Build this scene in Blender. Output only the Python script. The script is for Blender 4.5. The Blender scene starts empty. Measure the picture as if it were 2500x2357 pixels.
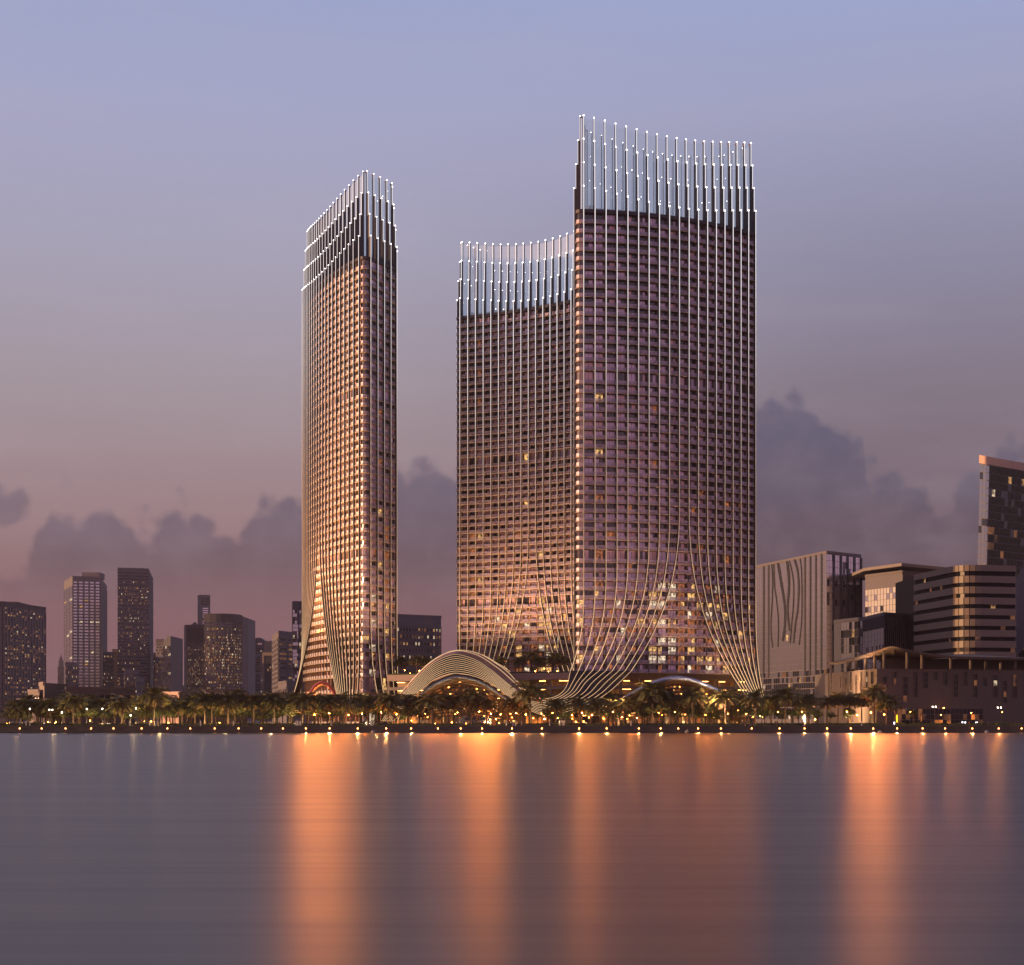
import bpy, math, random
from mathutils import Vector, Matrix
R = math.radians
random.seed(11)
sc = bpy.context.scene
COL = sc.collection

# ------------------------------------------------------------------ camera
CAM_H, FPX, CX, HY = 5.0, 3900.0, 1250.0, 1755.0
cam = bpy.data.cameras.new('camera')
cam.sensor_width = 36.0
cam.lens = FPX / 2500.0 * 36.0
cam.shift_y = (HY - 1178.5) / 2500.0
cam.clip_start, cam.clip_end = 1.0, 60000.0
camo = bpy.data.objects.new('camera', cam)
COL.objects.link(camo)
camo.location = (0, 0, CAM_H)
camo.rotation_euler = (R(90), 0, 0)
sc.camera = camo

def X(px, Y): return (px - CX) / FPX * Y
def Z(py, Y): return CAM_H + (HY - py) / FPX * Y
def P3(px, py, Y): return Vector((X(px, Y), Y, Z(py, Y)))
def P2(px, Y): return Vector((X(px, Y), Y))
def lin(c):
    return tuple(((v / 255.0) / 12.92 if v <= 10 else (((v / 255.0) + 0.055) / 1.055) ** 2.4) for v in c) + (1.0,)

# ------------------------------------------------------------------ colour management
sc.view_settings.view_transform = 'Standard'
sc.view_settings.look = 'None'
sc.view_settings.exposure = 0.0
sc.view_settings.gamma = 1.0
sc.cycles.use_denoising = True
sc.cycles.max_bounces = 6
sc.cycles.diffuse_bounces = 2
sc.cycles.glossy_bounces = 3
sc.cycles.transparent_max_bounces = 12
sc.cycles.sample_clamp_indirect = 3.0
sc.cycles.sample_clamp_direct = 0.0
sc.cycles.caustics_reflective = False
sc.cycles.caustics_refractive = False

# ------------------------------------------------------------------ world: dusk sky
SUN_EL, SUN_DIR = 5.0, Vector((-0.985, -0.17))
sun_az = math.atan2(SUN_DIR.x, SUN_DIR.y)
w = bpy.data.worlds.new('World')
sc.world = w
w.use_nodes = True
nt = w.node_tree
nt.nodes.clear()
class NT:
    def __init__(s, t): s.t = t
    def n(s, typ, **kw):
        nd = s.t.nodes.new(typ)
        for k, v in kw.items(): setattr(nd, k, v)
        return nd
    def l(s, a, b): s.t.links.new(a, b)
    def math(s, op, a, b=None, c=None, clamp=False):
        nd = s.n('ShaderNodeMath', operation=op, use_clamp=clamp)
        for i, v in enumerate((a, b, c)):
            if v is None: continue
            if isinstance(v, (int, float)): nd.inputs[i].default_value = v
            else: s.l(v, nd.inputs[i])
        return nd.outputs[0]
    def smooth(s, v, a, b):
        nd = s.n('ShaderNodeMapRange', interpolation_type='SMOOTHSTEP')
        s.l(v, nd.inputs[0]); nd.inputs[1].default_value = a; nd.inputs[2].default_value = b
        return nd.outputs[0]
    def ramp(s, v, stops, lo=0.0, hi=1.0):
        mr = s.n('ShaderNodeMapRange'); s.l(v, mr.inputs[0]); mr.inputs[1].default_value = lo; mr.inputs[2].default_value = hi
        nd = s.n('ShaderNodeValToRGB'); cr = nd.color_ramp
        while len(cr.elements) < len(stops): cr.elements.new(0.5)
        for e, (p, c) in zip(cr.elements, stops):
            e.position = (p - lo) / (hi - lo); e.color = lin(c) if max(c) > 1.001 else tuple(c) + (1.0,)
        s.l(mr.outputs[0], nd.inputs[0])
        return nd.outputs[0]
    def mix(s, f, a, b, mode='MIX'):
        nd = s.n('ShaderNodeMix', data_type='RGBA', blend_type=mode)
        for i, v in ((0, f), (6, a), (7, b)):
            if isinstance(v, (int, float)): nd.inputs[i].default_value = v
            elif isinstance(v, tuple): nd.inputs[i].default_value = v
            else: s.l(v, nd.inputs[i])
        return nd.outputs[2]
    def noise(s, vec, scale, detail=4.0, rough=0.55):
        nd = s.n('ShaderNodeTexNoise'); s.l(vec, nd.inputs['Vector'])
        nd.inputs['Scale'].default_value = scale; nd.inputs['Detail'].default_value = detail; nd.inputs['Roughness'].default_value = rough
        return nd.outputs[0]
g = NT(nt)
tc = g.n('ShaderNodeTexCoord')
sep = g.n('ShaderNodeSeparateXYZ'); g.l(tc.outputs['Generated'], sep.inputs[0])
sx, sy, sz = sep.outputs
hor = g.math('SQRT', g.math('ADD', g.math('MULTIPLY', sx, sx), g.math('MULTIPLY', sy, sy)))
el = g.math('DIVIDE', sz, g.math('MAXIMUM', hor, 0.001))          # tan(elevation)
az = g.math('DIVIDE', sx, g.math('MAXIMUM', sy, 0.05))             # tan(azimuth) ahead
# north sky, left of the towers (brighter) and right (darker violet)
west = g.ramp(el, [(-0.2, (60, 45, 55)), (0.0, (112, 76, 86)), (0.07, (134, 98, 106)), (0.13, (152, 126, 132)), (0.20, (160, 146, 156)),
                   (0.29, (164, 160, 182)), (0.38, (163, 165, 198)), (0.46, (154, 163, 201)), (1.4, (84, 98, 150))], -0.2, 1.4)
east = g.ramp(el, [(-0.2, (55, 42, 52)), (0.0, (96, 68, 80)), (0.07, (104, 80, 92)), (0.13, (116, 98, 112)), (0.20, (126, 114, 130)),
                   (0.29, (140, 138, 164)), (0.38, (158, 160, 192)), (0.46, (154, 165, 206)), (1.4, (84, 98, 150))], -0.2, 1.4)
front = g.mix(g.smooth(az, -0.16, 0.26), west, east)
back = g.ramp(el, [(-0.2, (50, 40, 45)), (0.0, (176, 128, 136)), (0.14, (206, 160, 178)), (0.30, (168, 146, 178)), (0.46, (84, 84, 122)), (1.6, (56, 66, 108))], -0.2, 1.6)
sky = g.mix(g.smooth(sy, 0.55, -0.25), front, back)
# clouds: a bank with billowing tops low over the horizon
comb = g.n('ShaderNodeCombineXYZ'); g.l(az, comb.inputs[0]); g.l(el, comb.inputs[1])
vec = comb.outputs[0]
fc = g.n('ShaderNodeFloatCurve')
azn = g.math('MULTIPLY_ADD', az, 1 / 0.72, 0.5)
g.l(azn, fc.inputs[1])
prof = [(-.36, .10), (-.32, .090), (-.306, .097), (-.294, .118), (-.284, .133), (-.2725, .134), (-.266, .131), (-.2595, .1355), (-.252, .133), (-.246, .126), (-.234, .122), (-.222, .121), (-.214, .129), (-.206, .132), (-.197, .129), (-.188, .121), (-.177, .116),
        (-.167, .122), (-.153, .136), (-.1446, .1385), (-.132, .134), (-.122, .157), (-.10, .158), (-.05, .162), (0, .155), (.10, .16), (.150, .197), (.185, .197), (.197, .189), (.205, .178), (.219, .168), (.224, .153), (.238, .150), (.257, .143), (.269, .133), (.283, .148), (.29, .152), (.33, .165), (.36, .16)]
cv = fc.mapping.curves[0]
while len(cv.points) < len(prof): cv.points.new(0.5, 0.5)
for p, (a, e) in zip(cv.points, prof): p.location = (a / 0.72 + 0.5, e / 0.3); p.handle_type = 'AUTO'
fc.mapping.update()
top = g.math('MULTIPLY', fc.outputs[0], 0.3)
n1 = g.noise(vec, 30.0, 5.0, 0.5)
n2 = g.noise(vec, 90.0, 5.0, 0.6)
def cell(scale):
    nd = g.n('ShaderNodeTexVoronoi', feature='SMOOTH_F1', voronoi_dimensions='2D'); g.l(vec, nd.inputs['Vector']); nd.inputs['Scale'].default_value = scale; nd.inputs['Smoothness'].default_value = .35; return nd.outputs['Distance']
puffs = g.math('ADD', g.math('MULTIPLY', g.math('SUBTRACT', 0.42, cell(48.0)), 0.022), g.math('MULTIPLY', g.math('SUBTRACT', 0.42, cell(120.0)), 0.007))
bil = g.math('ADD', puffs, g.math('MULTIPLY', g.math('SUBTRACT', n1, 0.5), 0.012))
bil = g.math('ADD', bil, g.math('MULTIPLY', g.math('SUBTRACT', n2, 0.5), 0.012))
bil_old = g.math('ADD', g.math('MULTIPLY', g.math('SUBTRACT', n1, 0.5), 0.022), g.math('MULTIPLY', g.math('SUBTRACT', n2, 0.5), 0.024))
depth = g.math('SUBTRACT', g.math('ADD', top, bil), el)
bx = g.math('DIVIDE', g.math('ADD', az, 0.318), 0.026); by = g.math('DIVIDE', g.math('SUBTRACT', el, 0.126), 0.013)
rr_ = g.math('SQRT', g.math('ADD', g.math('MULTIPLY', bx, bx), g.math('MULTIPLY', by, by)))
puff = g.smooth(g.math('SUBTRACT', g.math('ADD', 1.0, g.math('MULTIPLY', bil, 45.0)), rr_), 0.0, 0.6)
body = g.math('MAXIMUM', g.smooth(depth, -0.003, 0.012), g.math('MULTIPLY', puff, 0.8))
fade = g.smooth(el, 0.050, 0.100)
ahead = g.smooth(sy, 0.3, 0.7)
cm = g.math('MULTIPLY', g.math('MULTIPLY', body, fade), ahead)
big = g.noise(vec, 9.0, 3.0)
cm = g.math('MULTIPLY', cm, g.smooth(big, 0.05, 0.34))
ccol = g.mix(g.smooth(az, -0.2, 0.25), g.mix(g.smooth(el, .08, .15), lin((106, 84, 96)), lin((108, 96, 116))), g.mix(g.smooth(el, .08, .19), lin((90, 72, 86)), lin((92, 88, 114))))
ccol = g.mix(g.math('MULTIPLY', g.smooth(g.noise(vec, 42.0, 4.0, 0.6), .35, .7), .20), ccol, lin((138, 118, 130)))
sky = g.mix(g.math('MULTIPLY', cm, 0.96), sky, ccol)
# faint high streaks
st = g.n('ShaderNodeMapping'); g.l(vec, st.inputs[0]); st.inputs['Scale'].default_value = (3.0, 14.0, 1.0)
sn = g.noise(st.outputs[0], 1.6, 3.0)
sky = g.mix(g.math('MULTIPLY', g.smooth(sn, 0.45, 0.75), 0.10), sky, lin((186, 170, 186)))
nis = g.n('ShaderNodeTexSky', sky_type='NISHITA', sun_disc=False, sun_elevation=R(SUN_EL), sun_rotation=sun_az, air_density=1.5, dust_density=3.0)
bg1 = g.n('ShaderNodeBackground'); g.l(sky, bg1.inputs[0]); bg1.inputs[1].default_value = 1.0
bg2 = g.n('ShaderNodeBackground'); g.l(nis.outputs[0], bg2.inputs[0]); bg2.inputs[1].default_value = 0.012
add = g.n('ShaderNodeAddShader'); g.l(bg1.outputs[0], add.inputs[0]); g.l(bg2.outputs[0], add.inputs[1])
out = g.n('ShaderNodeOutputWorld'); g.l(add.outputs[0], out.inputs[0])

# ------------------------------------------------------------------ sun
sun = bpy.data.lights.new('sun', 'SUN')
sun.energy, sun.angle, sun.color = 4.6, R(0.6), (1.0, 0.56, 0.27)
suno = bpy.data.objects.new('sun', sun); COL.objects.link(suno)
sd = Vector((SUN_DIR.x * math.cos(R(SUN_EL)), SUN_DIR.y * math.cos(R(SUN_EL)), math.sin(R(SUN_EL)))).normalized()
suno.rotation_euler = sd.to_track_quat('Z', 'Y').to_euler()

# ------------------------------------------------------------------ materials
def mat(name, col, rough=0.6, metal=0.0, var=0.0, vscale=0.3, emit=None, estr=0.0, spec=0.5, bump=0.0):
    m = bpy.data.materials.new(name); m.use_nodes = True
    t = NT(m.node_tree); b = m.node_tree.nodes['Principled BSDF']
    c = lin(col) if max(col) > 1.001 else tuple(col) + (1.0,)
    b.inputs['Base Color'].default_value = c
    b.inputs['Roughness'].default_value = rough
    b.inputs['Metallic'].default_value = metal
    b.inputs['Specular IOR Level'].default_value = spec
    if var > 0 or bump > 0:
        tcn = t.n('ShaderNodeTexCoord')
        nz = t.noise(tcn.outputs['Object'], vscale, 5.0, 0.6)
        if var > 0:
            k = t.math('MULTIPLY_ADD', nz, 2 * var, 1 - var)
            vm = t.n('ShaderNodeVectorMath', operation='SCALE'); vm.inputs[0].default_value = c[:3]; t.l(k, vm.inputs[3])
            t.l(vm.outputs[0], b.inputs['Base Color'])
        if bump > 0:
            bp = t.n('ShaderNodeBump'); bp.inputs['Strength'].default_value = bump; t.l(nz, bp.inputs['Height']); t.l(bp.outputs[0], b.inputs['Normal'])
    if emit:
        b.inputs['Emission Color'].default_value = lin(emit) if max(emit) > 1.001 else tuple(emit) + (1.0,)
        b.inputs['Emission Strength'].default_value = estr
    return m
def lit_window(name, col, estr, scale=0.9):
    """a lamplit room behind glass: uneven glow from curtains and furniture"""
    m = mat(name, (0.05, 0.04, 0.04), 0.15)
    t = NT(m.node_tree); b = m.node_tree.nodes['Principled BSDF']
    tcn = t.n('ShaderNodeTexCoord'); nz = t.noise(tcn.outputs['Object'], scale, 2.0)
    b.inputs['Emission Color'].default_value = lin(col)
    t.l(t.math('MULTIPLY', t.smooth(nz, 0.28, 0.72), estr), b.inputs['Emission Strength'])
    return m
M = {}
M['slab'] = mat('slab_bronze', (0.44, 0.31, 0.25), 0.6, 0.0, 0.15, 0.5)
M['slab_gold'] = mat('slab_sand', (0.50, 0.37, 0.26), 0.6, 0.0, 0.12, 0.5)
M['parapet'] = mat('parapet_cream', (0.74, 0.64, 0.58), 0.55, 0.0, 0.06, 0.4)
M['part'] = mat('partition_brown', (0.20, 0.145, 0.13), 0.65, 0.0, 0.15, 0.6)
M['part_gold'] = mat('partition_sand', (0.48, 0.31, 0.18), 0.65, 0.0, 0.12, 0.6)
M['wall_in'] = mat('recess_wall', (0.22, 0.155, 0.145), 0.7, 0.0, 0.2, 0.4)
M['pane_dark'] = mat('pane_dark', (0.035, 0.03, 0.04), 0.08, 0.0, 0.3, 0.4, spec=1.0)
M['pane_curtain'] = mat('pane_curtain', (0.92, 0.72, 0.88), 0.42, 0.62, 0.25, 0.5)
M['pane_rose'] = mat('pane_rose', (0.92, 0.60, 0.60), 0.42, 0.55, 0.3, 0.6)
M['pane_corner'] = mat('pane_corner', (0.30, 0.235, 0.30), 0.5, 0.0, 0.2, 0.5, spec=0.3)
M['pane_warm'] = lit_window('pane_warm', (255, 150, 85), 0.55)
M['pane_gold'] = lit_window('pane_gold', (255, 196, 120), 1.5)
M['pane_white'] = lit_window('pane_white', (255, 226, 190), 1.5)
M['mullion'] = mat('mullion', (0.14, 0.11, 0.12), 0.4, 0.4)
M['fin'] = mat('fin_bronze', (0.055, 0.045, 0.055), 0.5, 0.3, 0.15, 0.2)
M['screen'] = mat('crown_screen', (0.30, 0.32, 0.37), 0.5, 0.1, 0.08, 0.6, emit=(200, 212, 242), estr=0.40)  # glow stands in for lamps lighting the crown rods
M['tip'] = mat('tip_lamp', (0.8, 0.8, 0.8), 0.4, emit=(255, 246, 236), estr=14.0)
M['roof'] = mat('roof_deck', (0.12, 0.11, 0.11), 0.9, 0, 0.2, 0.3)
M['rail_top'] = mat('hand_rail', (0.36, 0.31, 0.34), 0.35, 0.6)
def rail_glass(name, col, alpha):
    m = bpy.data.materials.new(name); m.use_nodes = True
    t = NT(m.node_tree); b = m.node_tree.nodes['Principled BSDF']
    b.inputs['Base Color'].default_value = tuple(col) + (1.0,)
    b.inputs['Roughness'].default_value = 0.4; b.inputs['Metallic'].default_value = 0.25
    b.inputs['Alpha'].default_value = alpha
    tcn = t.n('ShaderNodeTexCoord'); nz = t.noise(tcn.outputs['Object'], 0.35, 3.0)
    t.l(t.mix(t.smooth(nz, 0.35, 0.65), tuple(c * 0.7 for c in col) + (1.0,), tuple(min(1, c * 1.3) for c in col) + (1.0,)), b.inputs['Base Color'])
    return m
M['rail'] = rail_glass('railing_glass', (0.50, 0.40, 0.52), 0.74)
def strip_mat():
    """LED strip: cold white at the crown, uplight gold painted in near the ground"""
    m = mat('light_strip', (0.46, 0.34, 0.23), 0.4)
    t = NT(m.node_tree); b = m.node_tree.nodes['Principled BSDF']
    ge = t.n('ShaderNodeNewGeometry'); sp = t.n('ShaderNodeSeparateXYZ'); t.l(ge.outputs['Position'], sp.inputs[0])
    c = t.ramp(sp.outputs[2], [(0, (1.0, .62, .30)), (40, (0.95, .62, .33)), (90, (0.75, .56, .40)), (140, (.85, .78, .76)), (190, (1, .97, 1))], 0, 240)  # gold of the uplights is put into the lower emission colours
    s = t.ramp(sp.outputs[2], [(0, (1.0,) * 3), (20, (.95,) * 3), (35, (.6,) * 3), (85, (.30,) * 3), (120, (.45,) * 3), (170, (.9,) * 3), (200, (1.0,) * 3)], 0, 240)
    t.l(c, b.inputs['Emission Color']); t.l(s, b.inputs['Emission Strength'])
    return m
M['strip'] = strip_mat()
M['canopy_dark'] = mat('canopy_dark', (0.022, 0.018, 0.022), 0.35, 0.2, 0.2, 0.2)
M['canopy_red'] = mat('canopy_roof', (0.30, 0.13, 0.085), 0.5, 0.2, 0.15, 0.2)
M['arch_blue'] = mat('arch_steel', (0.34, 0.42, 0.66), 0.34, 0.6, 0.1, 0.2)
M['arch_red'] = mat('arch_red', (0.62, 0.13, 0.12), 0.4, 0.0, 0.08, 0.3)
M['concrete'] = mat('concrete', (0.30, 0.25, 0.22), 0.8, 0, 0.15, 0.3)
M['concrete_dark'] = mat('concrete_dark', (0.14, 0.12, 0.12), 0.8, 0, 0.2, 0.2)
M['warm_wall'] = mat('warm_wall', (0.50, 0.36, 0.24), 0.7, 0, 0.25, 0.3)
M['ceil_light'] = mat('ceiling_light', (0.8, 0.7, 0.6), 0.5, emit=(255, 178, 92), estr=22.0)
M['shop_glow'] = lit_window('shop_glow', (255, 142, 62), 1.1, 0.35)
M['hall_glow'] = lit_window('hall_glow', (255, 140, 62), 0.42, 0.30)
M['hall_bright'] = lit_window('hall_bright', (255, 186, 100), 1.1, 0.5)
M['quay'] = mat('quay_stone', (0.05, 0.043, 0.045), 0.6, 0, 0.3, 0.15)
M['quay_cap'] = mat('quay_cap', (0.09, 0.075, 0.075), 0.6, 0, 0.2, 0.2)
M['paving'] = mat('paving', (0.17, 0.145, 0.13), 0.75, 0, 0.2, 0.2)
M['ground'] = mat('ground_earth', (0.10, 0.085, 0.075), 0.9, 0, 0.3, 0.02)
M['lawn'] = mat('lawn', (0.045, 0.075, 0.022), 0.9, 0, 0.4, 0.6)
M['asphalt'] = mat('asphalt', (0.05, 0.05, 0.052), 0.85, 0, 0.2, 0.4)

# ------------------------------------------------------------------ mesh builder
class MB:
    def __init__(s): s.v, s.f, s.m = [], [], []
    def poly(s, pts, m=0):
        i = len(s.v); s.v += [tuple(p) for p in pts]; s.f.append(tuple(range(i, i + len(pts)))); s.m.append(m)
    def hexa(s, b, t, m=0):
        i = len(s.v); s.v += [tuple(p) for p in b] + [tuple(p) for p in t]
        for q in ((3, 2, 1, 0), (4, 5, 6, 7), (0, 1, 5, 4), (1, 2, 6, 5), (2, 3, 7, 6), (3, 0, 4, 7)):
            s.f.append(tuple(i + k for k in q)); s.m.append(m)
    def box(s, c, d, rot=0.0, m=0):
        ca, sa = math.cos(rot), math.sin(rot); hx, hy, hz = d[0] / 2, d[1] / 2, d[2] / 2
        q = [(c[0] + x * ca - y * sa, c[1] + x * sa + y * ca) for x, y in ((-hx, -hy), (hx, -hy), (hx, hy), (-hx, hy))]
        s.hexa([(a, b, c[2] - hz) for a, b in q], [(a, b, c[2] + hz) for a, b in q], m)
    def seg(s, p, q, z0, z1, d0, d1, m=0):
        """upright box along the plan line p-q, from d0 (inside) to d1 (outside); outside is to the right of p->q"""
        p, q = Vector(p[:2]), Vector(q[:2]); t = (q - p).normalized(); n = Vector((t.y, -t.x))
        c = [p + n * d1, q + n * d1, q + n * d0, p + n * d0]
        s.hexa([(a.x, a.y, z0) for a in c], [(a.x, a.y, z1) for a in c], m)
    def prism(s, pts, z0, z1, m=0, mtop=None):
        n = len(pts); i = len(s.v)
        s.v += [(p[0], p[1], z0) for p in pts] + [(p[0], p[1], z1) for p in pts]
        for k in range(n):
            j = (k + 1) % n; s.f.append((i + k, i + j, i + n + j, i + n + k)); s.m.append(m)
        s.f.append(tuple(range(i + n, i + 2 * n))); s.m.append(m if mtop is None else mtop)
        s.f.append(tuple(range(i + n - 1, i - 1, -1))); s.m.append(m)
    def tube(s, path, r, n=6, m=0, cap=True):
        path = [Vector(p) for p in path]; i0 = len(s.v); L = len(path)
        for k, p in enumerate(path):
            t = (path[min(k + 1, L - 1)] - path[max(k - 1, 0)]).normalized()
            a = t.cross(Vector((0, 0, 1)) if abs(t.z) < 0.9 else Vector((0, 1, 0))).normalized(); b = a.cross(t)
            rr = r[k] if isinstance(r, (list, tuple)) else r
            for j in range(n):
                th = 2 * math.pi * j / n; s.v.append(tuple(p + (a * math.cos(th) + b * math.sin(th)) * rr))
        for k in range(L - 1):
            for j in range(n):
                s.f.append((i0 + k * n + j, i0 + k * n + (j + 1) % n, i0 + (k + 1) * n + (j + 1) % n, i0 + (k + 1) * n + j)); s.m.append(m)
        if cap:
            s.f.append(tuple(i0 + j for j in range(n - 1, -1, -1))); s.m.append(m)
            s.f.append(tuple(i0 + (L - 1) * n + j for j in range(n))); s.m.append(m)
    def loft(s, lines, m=0, closed=False):
        i0 = len(s.v); n = len(lines[0])
        for L in lines: s.v += [tuple(p) for p in L]
        K = len(lines)
        for k in range(K if closed else K - 1):
            a, b = i0 + k * n, i0 + ((k + 1) % K) * n
            for j in range(n - 1): s.f.append((a + j, a + j + 1, b + j + 1, b + j)); s.m.append(m)
    def ball(s, c, r, m=0, nu=8, nv=5, sq=1.0):
        i0 = len(s.v); c = Vector(c)
        for a in range(1, nv):
            th = math.pi * a / nv
            for b in range(nu):
                ph = 2 * math.pi * b / nu
                s.v.append((c.x + r * math.sin(th) * math.cos(ph), c.y + r * math.sin(th) * math.sin(ph), c.z + r * sq * math.cos(th)))
        t = len(s.v); s.v += [(c.x, c.y, c.z + r * sq), (c.x, c.y, c.z - r * sq)]
        for a in range(nv - 2):
            for b in range(nu):
                s.f.append((i0 + a * nu + b, i0 + (a + 1) * nu + b, i0 + (a + 1) * nu + (b + 1) % nu, i0 + a * nu + (b + 1) % nu)); s.m.append(m)
        for b in range(nu):
            s.f.append((t, i0 + b, i0 + (b + 1) % nu)); s.m.append(m)
            s.f.append((t + 1, i0 + (nv - 2) * nu + (b + 1) % nu, i0 + (nv - 2) * nu + b)); s.m.append(m)
    def mesh(s, name, mats, smooth=False):
        me = bpy.data.meshes.new(name); me.from_pydata(s.v, [], s.f)
        for m in (mats if isinstance(mats, (list, tuple)) else [mats]): me.materials.append(M[m] if isinstance(m, str) else m)
        me.polygons.foreach_set('material_index', s.m)
        if smooth: me.polygons.foreach_set('use_smooth', [True] * len(s.f))
        me.update(); return me
    def build(s, name, mats, parent=None, smooth=False):
        return link(name, s.mesh(name, mats, smooth), parent)
def link(name, me, parent=None, loc=None):
    o = bpy.data.objects.new(name, me); COL.objects.link(o)
    if parent: o.parent = parent
    if loc: o.location = loc
    return o
def tag(o, label=None, cat=None, group=None, kind=None):
    if label: o['label'] = label
    if cat: o['category'] = cat
    if group: o['group'] = group
    if kind: o['kind'] = kind
    return o
def thing(name, label, cat, loc=(0, 0, 0), group=None):
    o = bpy.data.objects.new(name, None); COL.objects.link(o); o.location = loc
    o.empty_display_size = 0.5
    return tag(o, label, cat, group)
def copy_tree(o, parent=None):
    c = o.copy(); COL.objects.link(c)
    if parent: c.parent = parent
    for ch in list(o.children): copy_tree(ch, c)
    return c
def spline(pts, n=8):
    """Catmull-Rom through 3D points"""
    pts = [Vector(p) for p in pts]; out = []
    for i in range(len(pts) - 1):
        p0 = pts[i - 1] if i else pts[0] * 2 - pts[1]; p1, p2 = pts[i], pts[i + 1]
        p3 = pts[i + 2] if i + 2 < len(pts) else pts[-1] * 2 - pts[-2]
        for k in range(n):
            t = k / n
            out.append(0.5 * (2 * p1 + (p2 - p0) * t + (2 * p0 - 5 * p1 + 4 * p2 - p3) * t * t + (3 * p1 - p0 - 3 * p2 + p3) * t ** 3))
    out.append(pts[-1]); return out

# ------------------------------------------------------------------ the setting
GZ = 2.5                                                          # quay level above the water
mb = MB(); mb.poly([(-9000, 560, GZ), (9000, 560, GZ), (9000, 30000, GZ), (-9000, 30000, GZ)])
tag(mb.build('ground', ['ground']), kind='structure')
def water_mat():
    m = mat('water', (0.012, 0.011, 0.014), 0.2, spec=0.5)
    t = NT(m.node_tree); b = m.node_tree.nodes['Principled BSDF']
    b.inputs['IOR'].default_value = 1.52
    tcn = t.n('ShaderNodeTexCoord')
    mp = t.n('ShaderNodeMapping'); t.l(tcn.outputs['Object'], mp.inputs[0]); mp.inputs['Scale'].default_value = (0.012, 0.20, 1)
    a = t.noise(mp.outputs[0], 1.0, 2.0, 0.5)
    mp2 = t.n('ShaderNodeMapping'); t.l(tcn.outputs['Object'], mp2.inputs[0]); mp2.inputs['Scale'].default_value = (0.05, 0.9, 1)
    c = t.noise(mp2.outputs[0], 1.0, 2.0, 0.5)
    mp3 = t.n('ShaderNodeMapping'); t.l(tcn.outputs['Object'], mp3.inputs[0]); mp3.inputs['Scale'].default_value = (0.22, 1.5, 1)
    r3 = t.noise(mp3.outputs[0], 1.0, 3.0, 0.6)
    h = t.math('ADD', t.math('MULTIPLY', a, 0.6), t.math('ADD', t.math('MULTIPLY', c, 0.10), t.math('MULTIPLY', r3, 0.075)))
    bp = t.n('ShaderNodeBump'); bp.inputs['Strength'].default_value = 0.10; bp.inputs['Distance'].default_value = 0.25
    t.l(h, bp.inputs['Height']); t.l(bp.outputs[0], b.inputs['Normal'])
    t.l(t.math('MULTIPLY_ADD', t.math('ADD', a, c), 0.08, 0.24), b.inputs['Roughness'])
    return m
M['water'] = water_mat()
mb = MB(); mb.poly([(-9000, -600, 0), (9000, -600, 0), (9000, 559.4, 0), (-9000, 559.4, 0)])
tag(mb.build('water', ['water']), kind='structure')
mb = MB(); mb.box((0, 577, GZ + 0.008), (1600, 33.9, 0.016))
tag(mb.build('promenade', ['paving']), kind='structure')
mb = MB(); mb.box((0, 603, GZ + 0.006), (1600, 9, 0.012))
tag(mb.build('road', ['asphalt']), kind='structure')
mb = MB(); mb.box((0, 566.2, GZ + 0.03), (1600, 6.0, 0.06))
tag(mb.build('lawn', ['lawn']), kind='structure')
sea = thing('quay_wall', 'long dark stone quay wall along the whole waterfront', 'quay wall', (0, 559.6, 0))
mb = MB(); mb.box((0, 0, 0.55), (1600, 0.8, 3.5)); mb.build('wall_face', ['quay'], sea)
mb = MB(); mb.box((0, -0.05, 2.42), (1600, 1.2, 0.24)); mb.build('coping', ['quay_cap'], sea)
mb = MB(); mb.box((0, -0.55, 0.35), (1600, 0.5, 0.5)); mb.build('ledge', ['quay'], sea)

# ------------------------------------------------------------------ the three towers
class Plan:
    """closed plan: bowed front A-B, end B-C, bowed back C-D, end D-A, with rounded corners"""
    def __init__(s, A, B, C, D, sf, sb, r=3.2, step=0.5):
        pts, marks = [], []
        for a, b, sg in ((A, B, sf), (B, C, 0), (C, D, sb), (D, A, 0)):
            a, b = Vector(a), Vector(b); t = (b - a).normalized(); n = Vector((t.y, -t.x)); L = (b - a).length
            k = max(2, int(L / step)); marks.append(len(pts))
            for i in range(k):
                u = i / k; pts.append(a + (b - a) * u + n * (sg * 4 * u * (1 - u)))
        N = len(pts); wn = int(r / step)
        for _ in range(2):
            sm = []
            for i in range(N):
                acc = Vector((0, 0))
                for j in range(-wn, wn + 1): acc += pts[(i + j) % N]
                sm.append(acc / (2 * wn + 1))
            pts = sm
        s.p = pts; s.N = N; s.cum = [0.0]
        for i in range(N): s.cum.append(s.cum[-1] + (pts[(i + 1) % N] - pts[i]).length)
        s.L = s.cum[-1]; s.mark = [s.cum[m] for m in marks]
    def at(s, d):
        d = d % s.L; lo, hi = 0, s.N
        while hi - lo > 1:
            mid = (lo + hi) // 2
            if s.cum[mid] <= d: lo = mid
            else: hi = mid
        a, b = s.p[lo], s.p[(lo + 1) % s.N]; f = (d - s.cum[lo]) / max(1e-6, s.cum[lo + 1] - s.cum[lo])
        t0 = s.p[(lo + 1) % s.N] - s.p[lo - 1]; t1 = s.p[(lo + 2) % s.N] - s.p[lo]
        t = (t0.normalized() * (1 - f) + t1.normalized() * f).normalized()
        return a + (b - a) * f, t, Vector((t.y, -t.x))
    def off(s, d, o):
        p, t, n = s.at(d); return p + n * o

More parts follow.
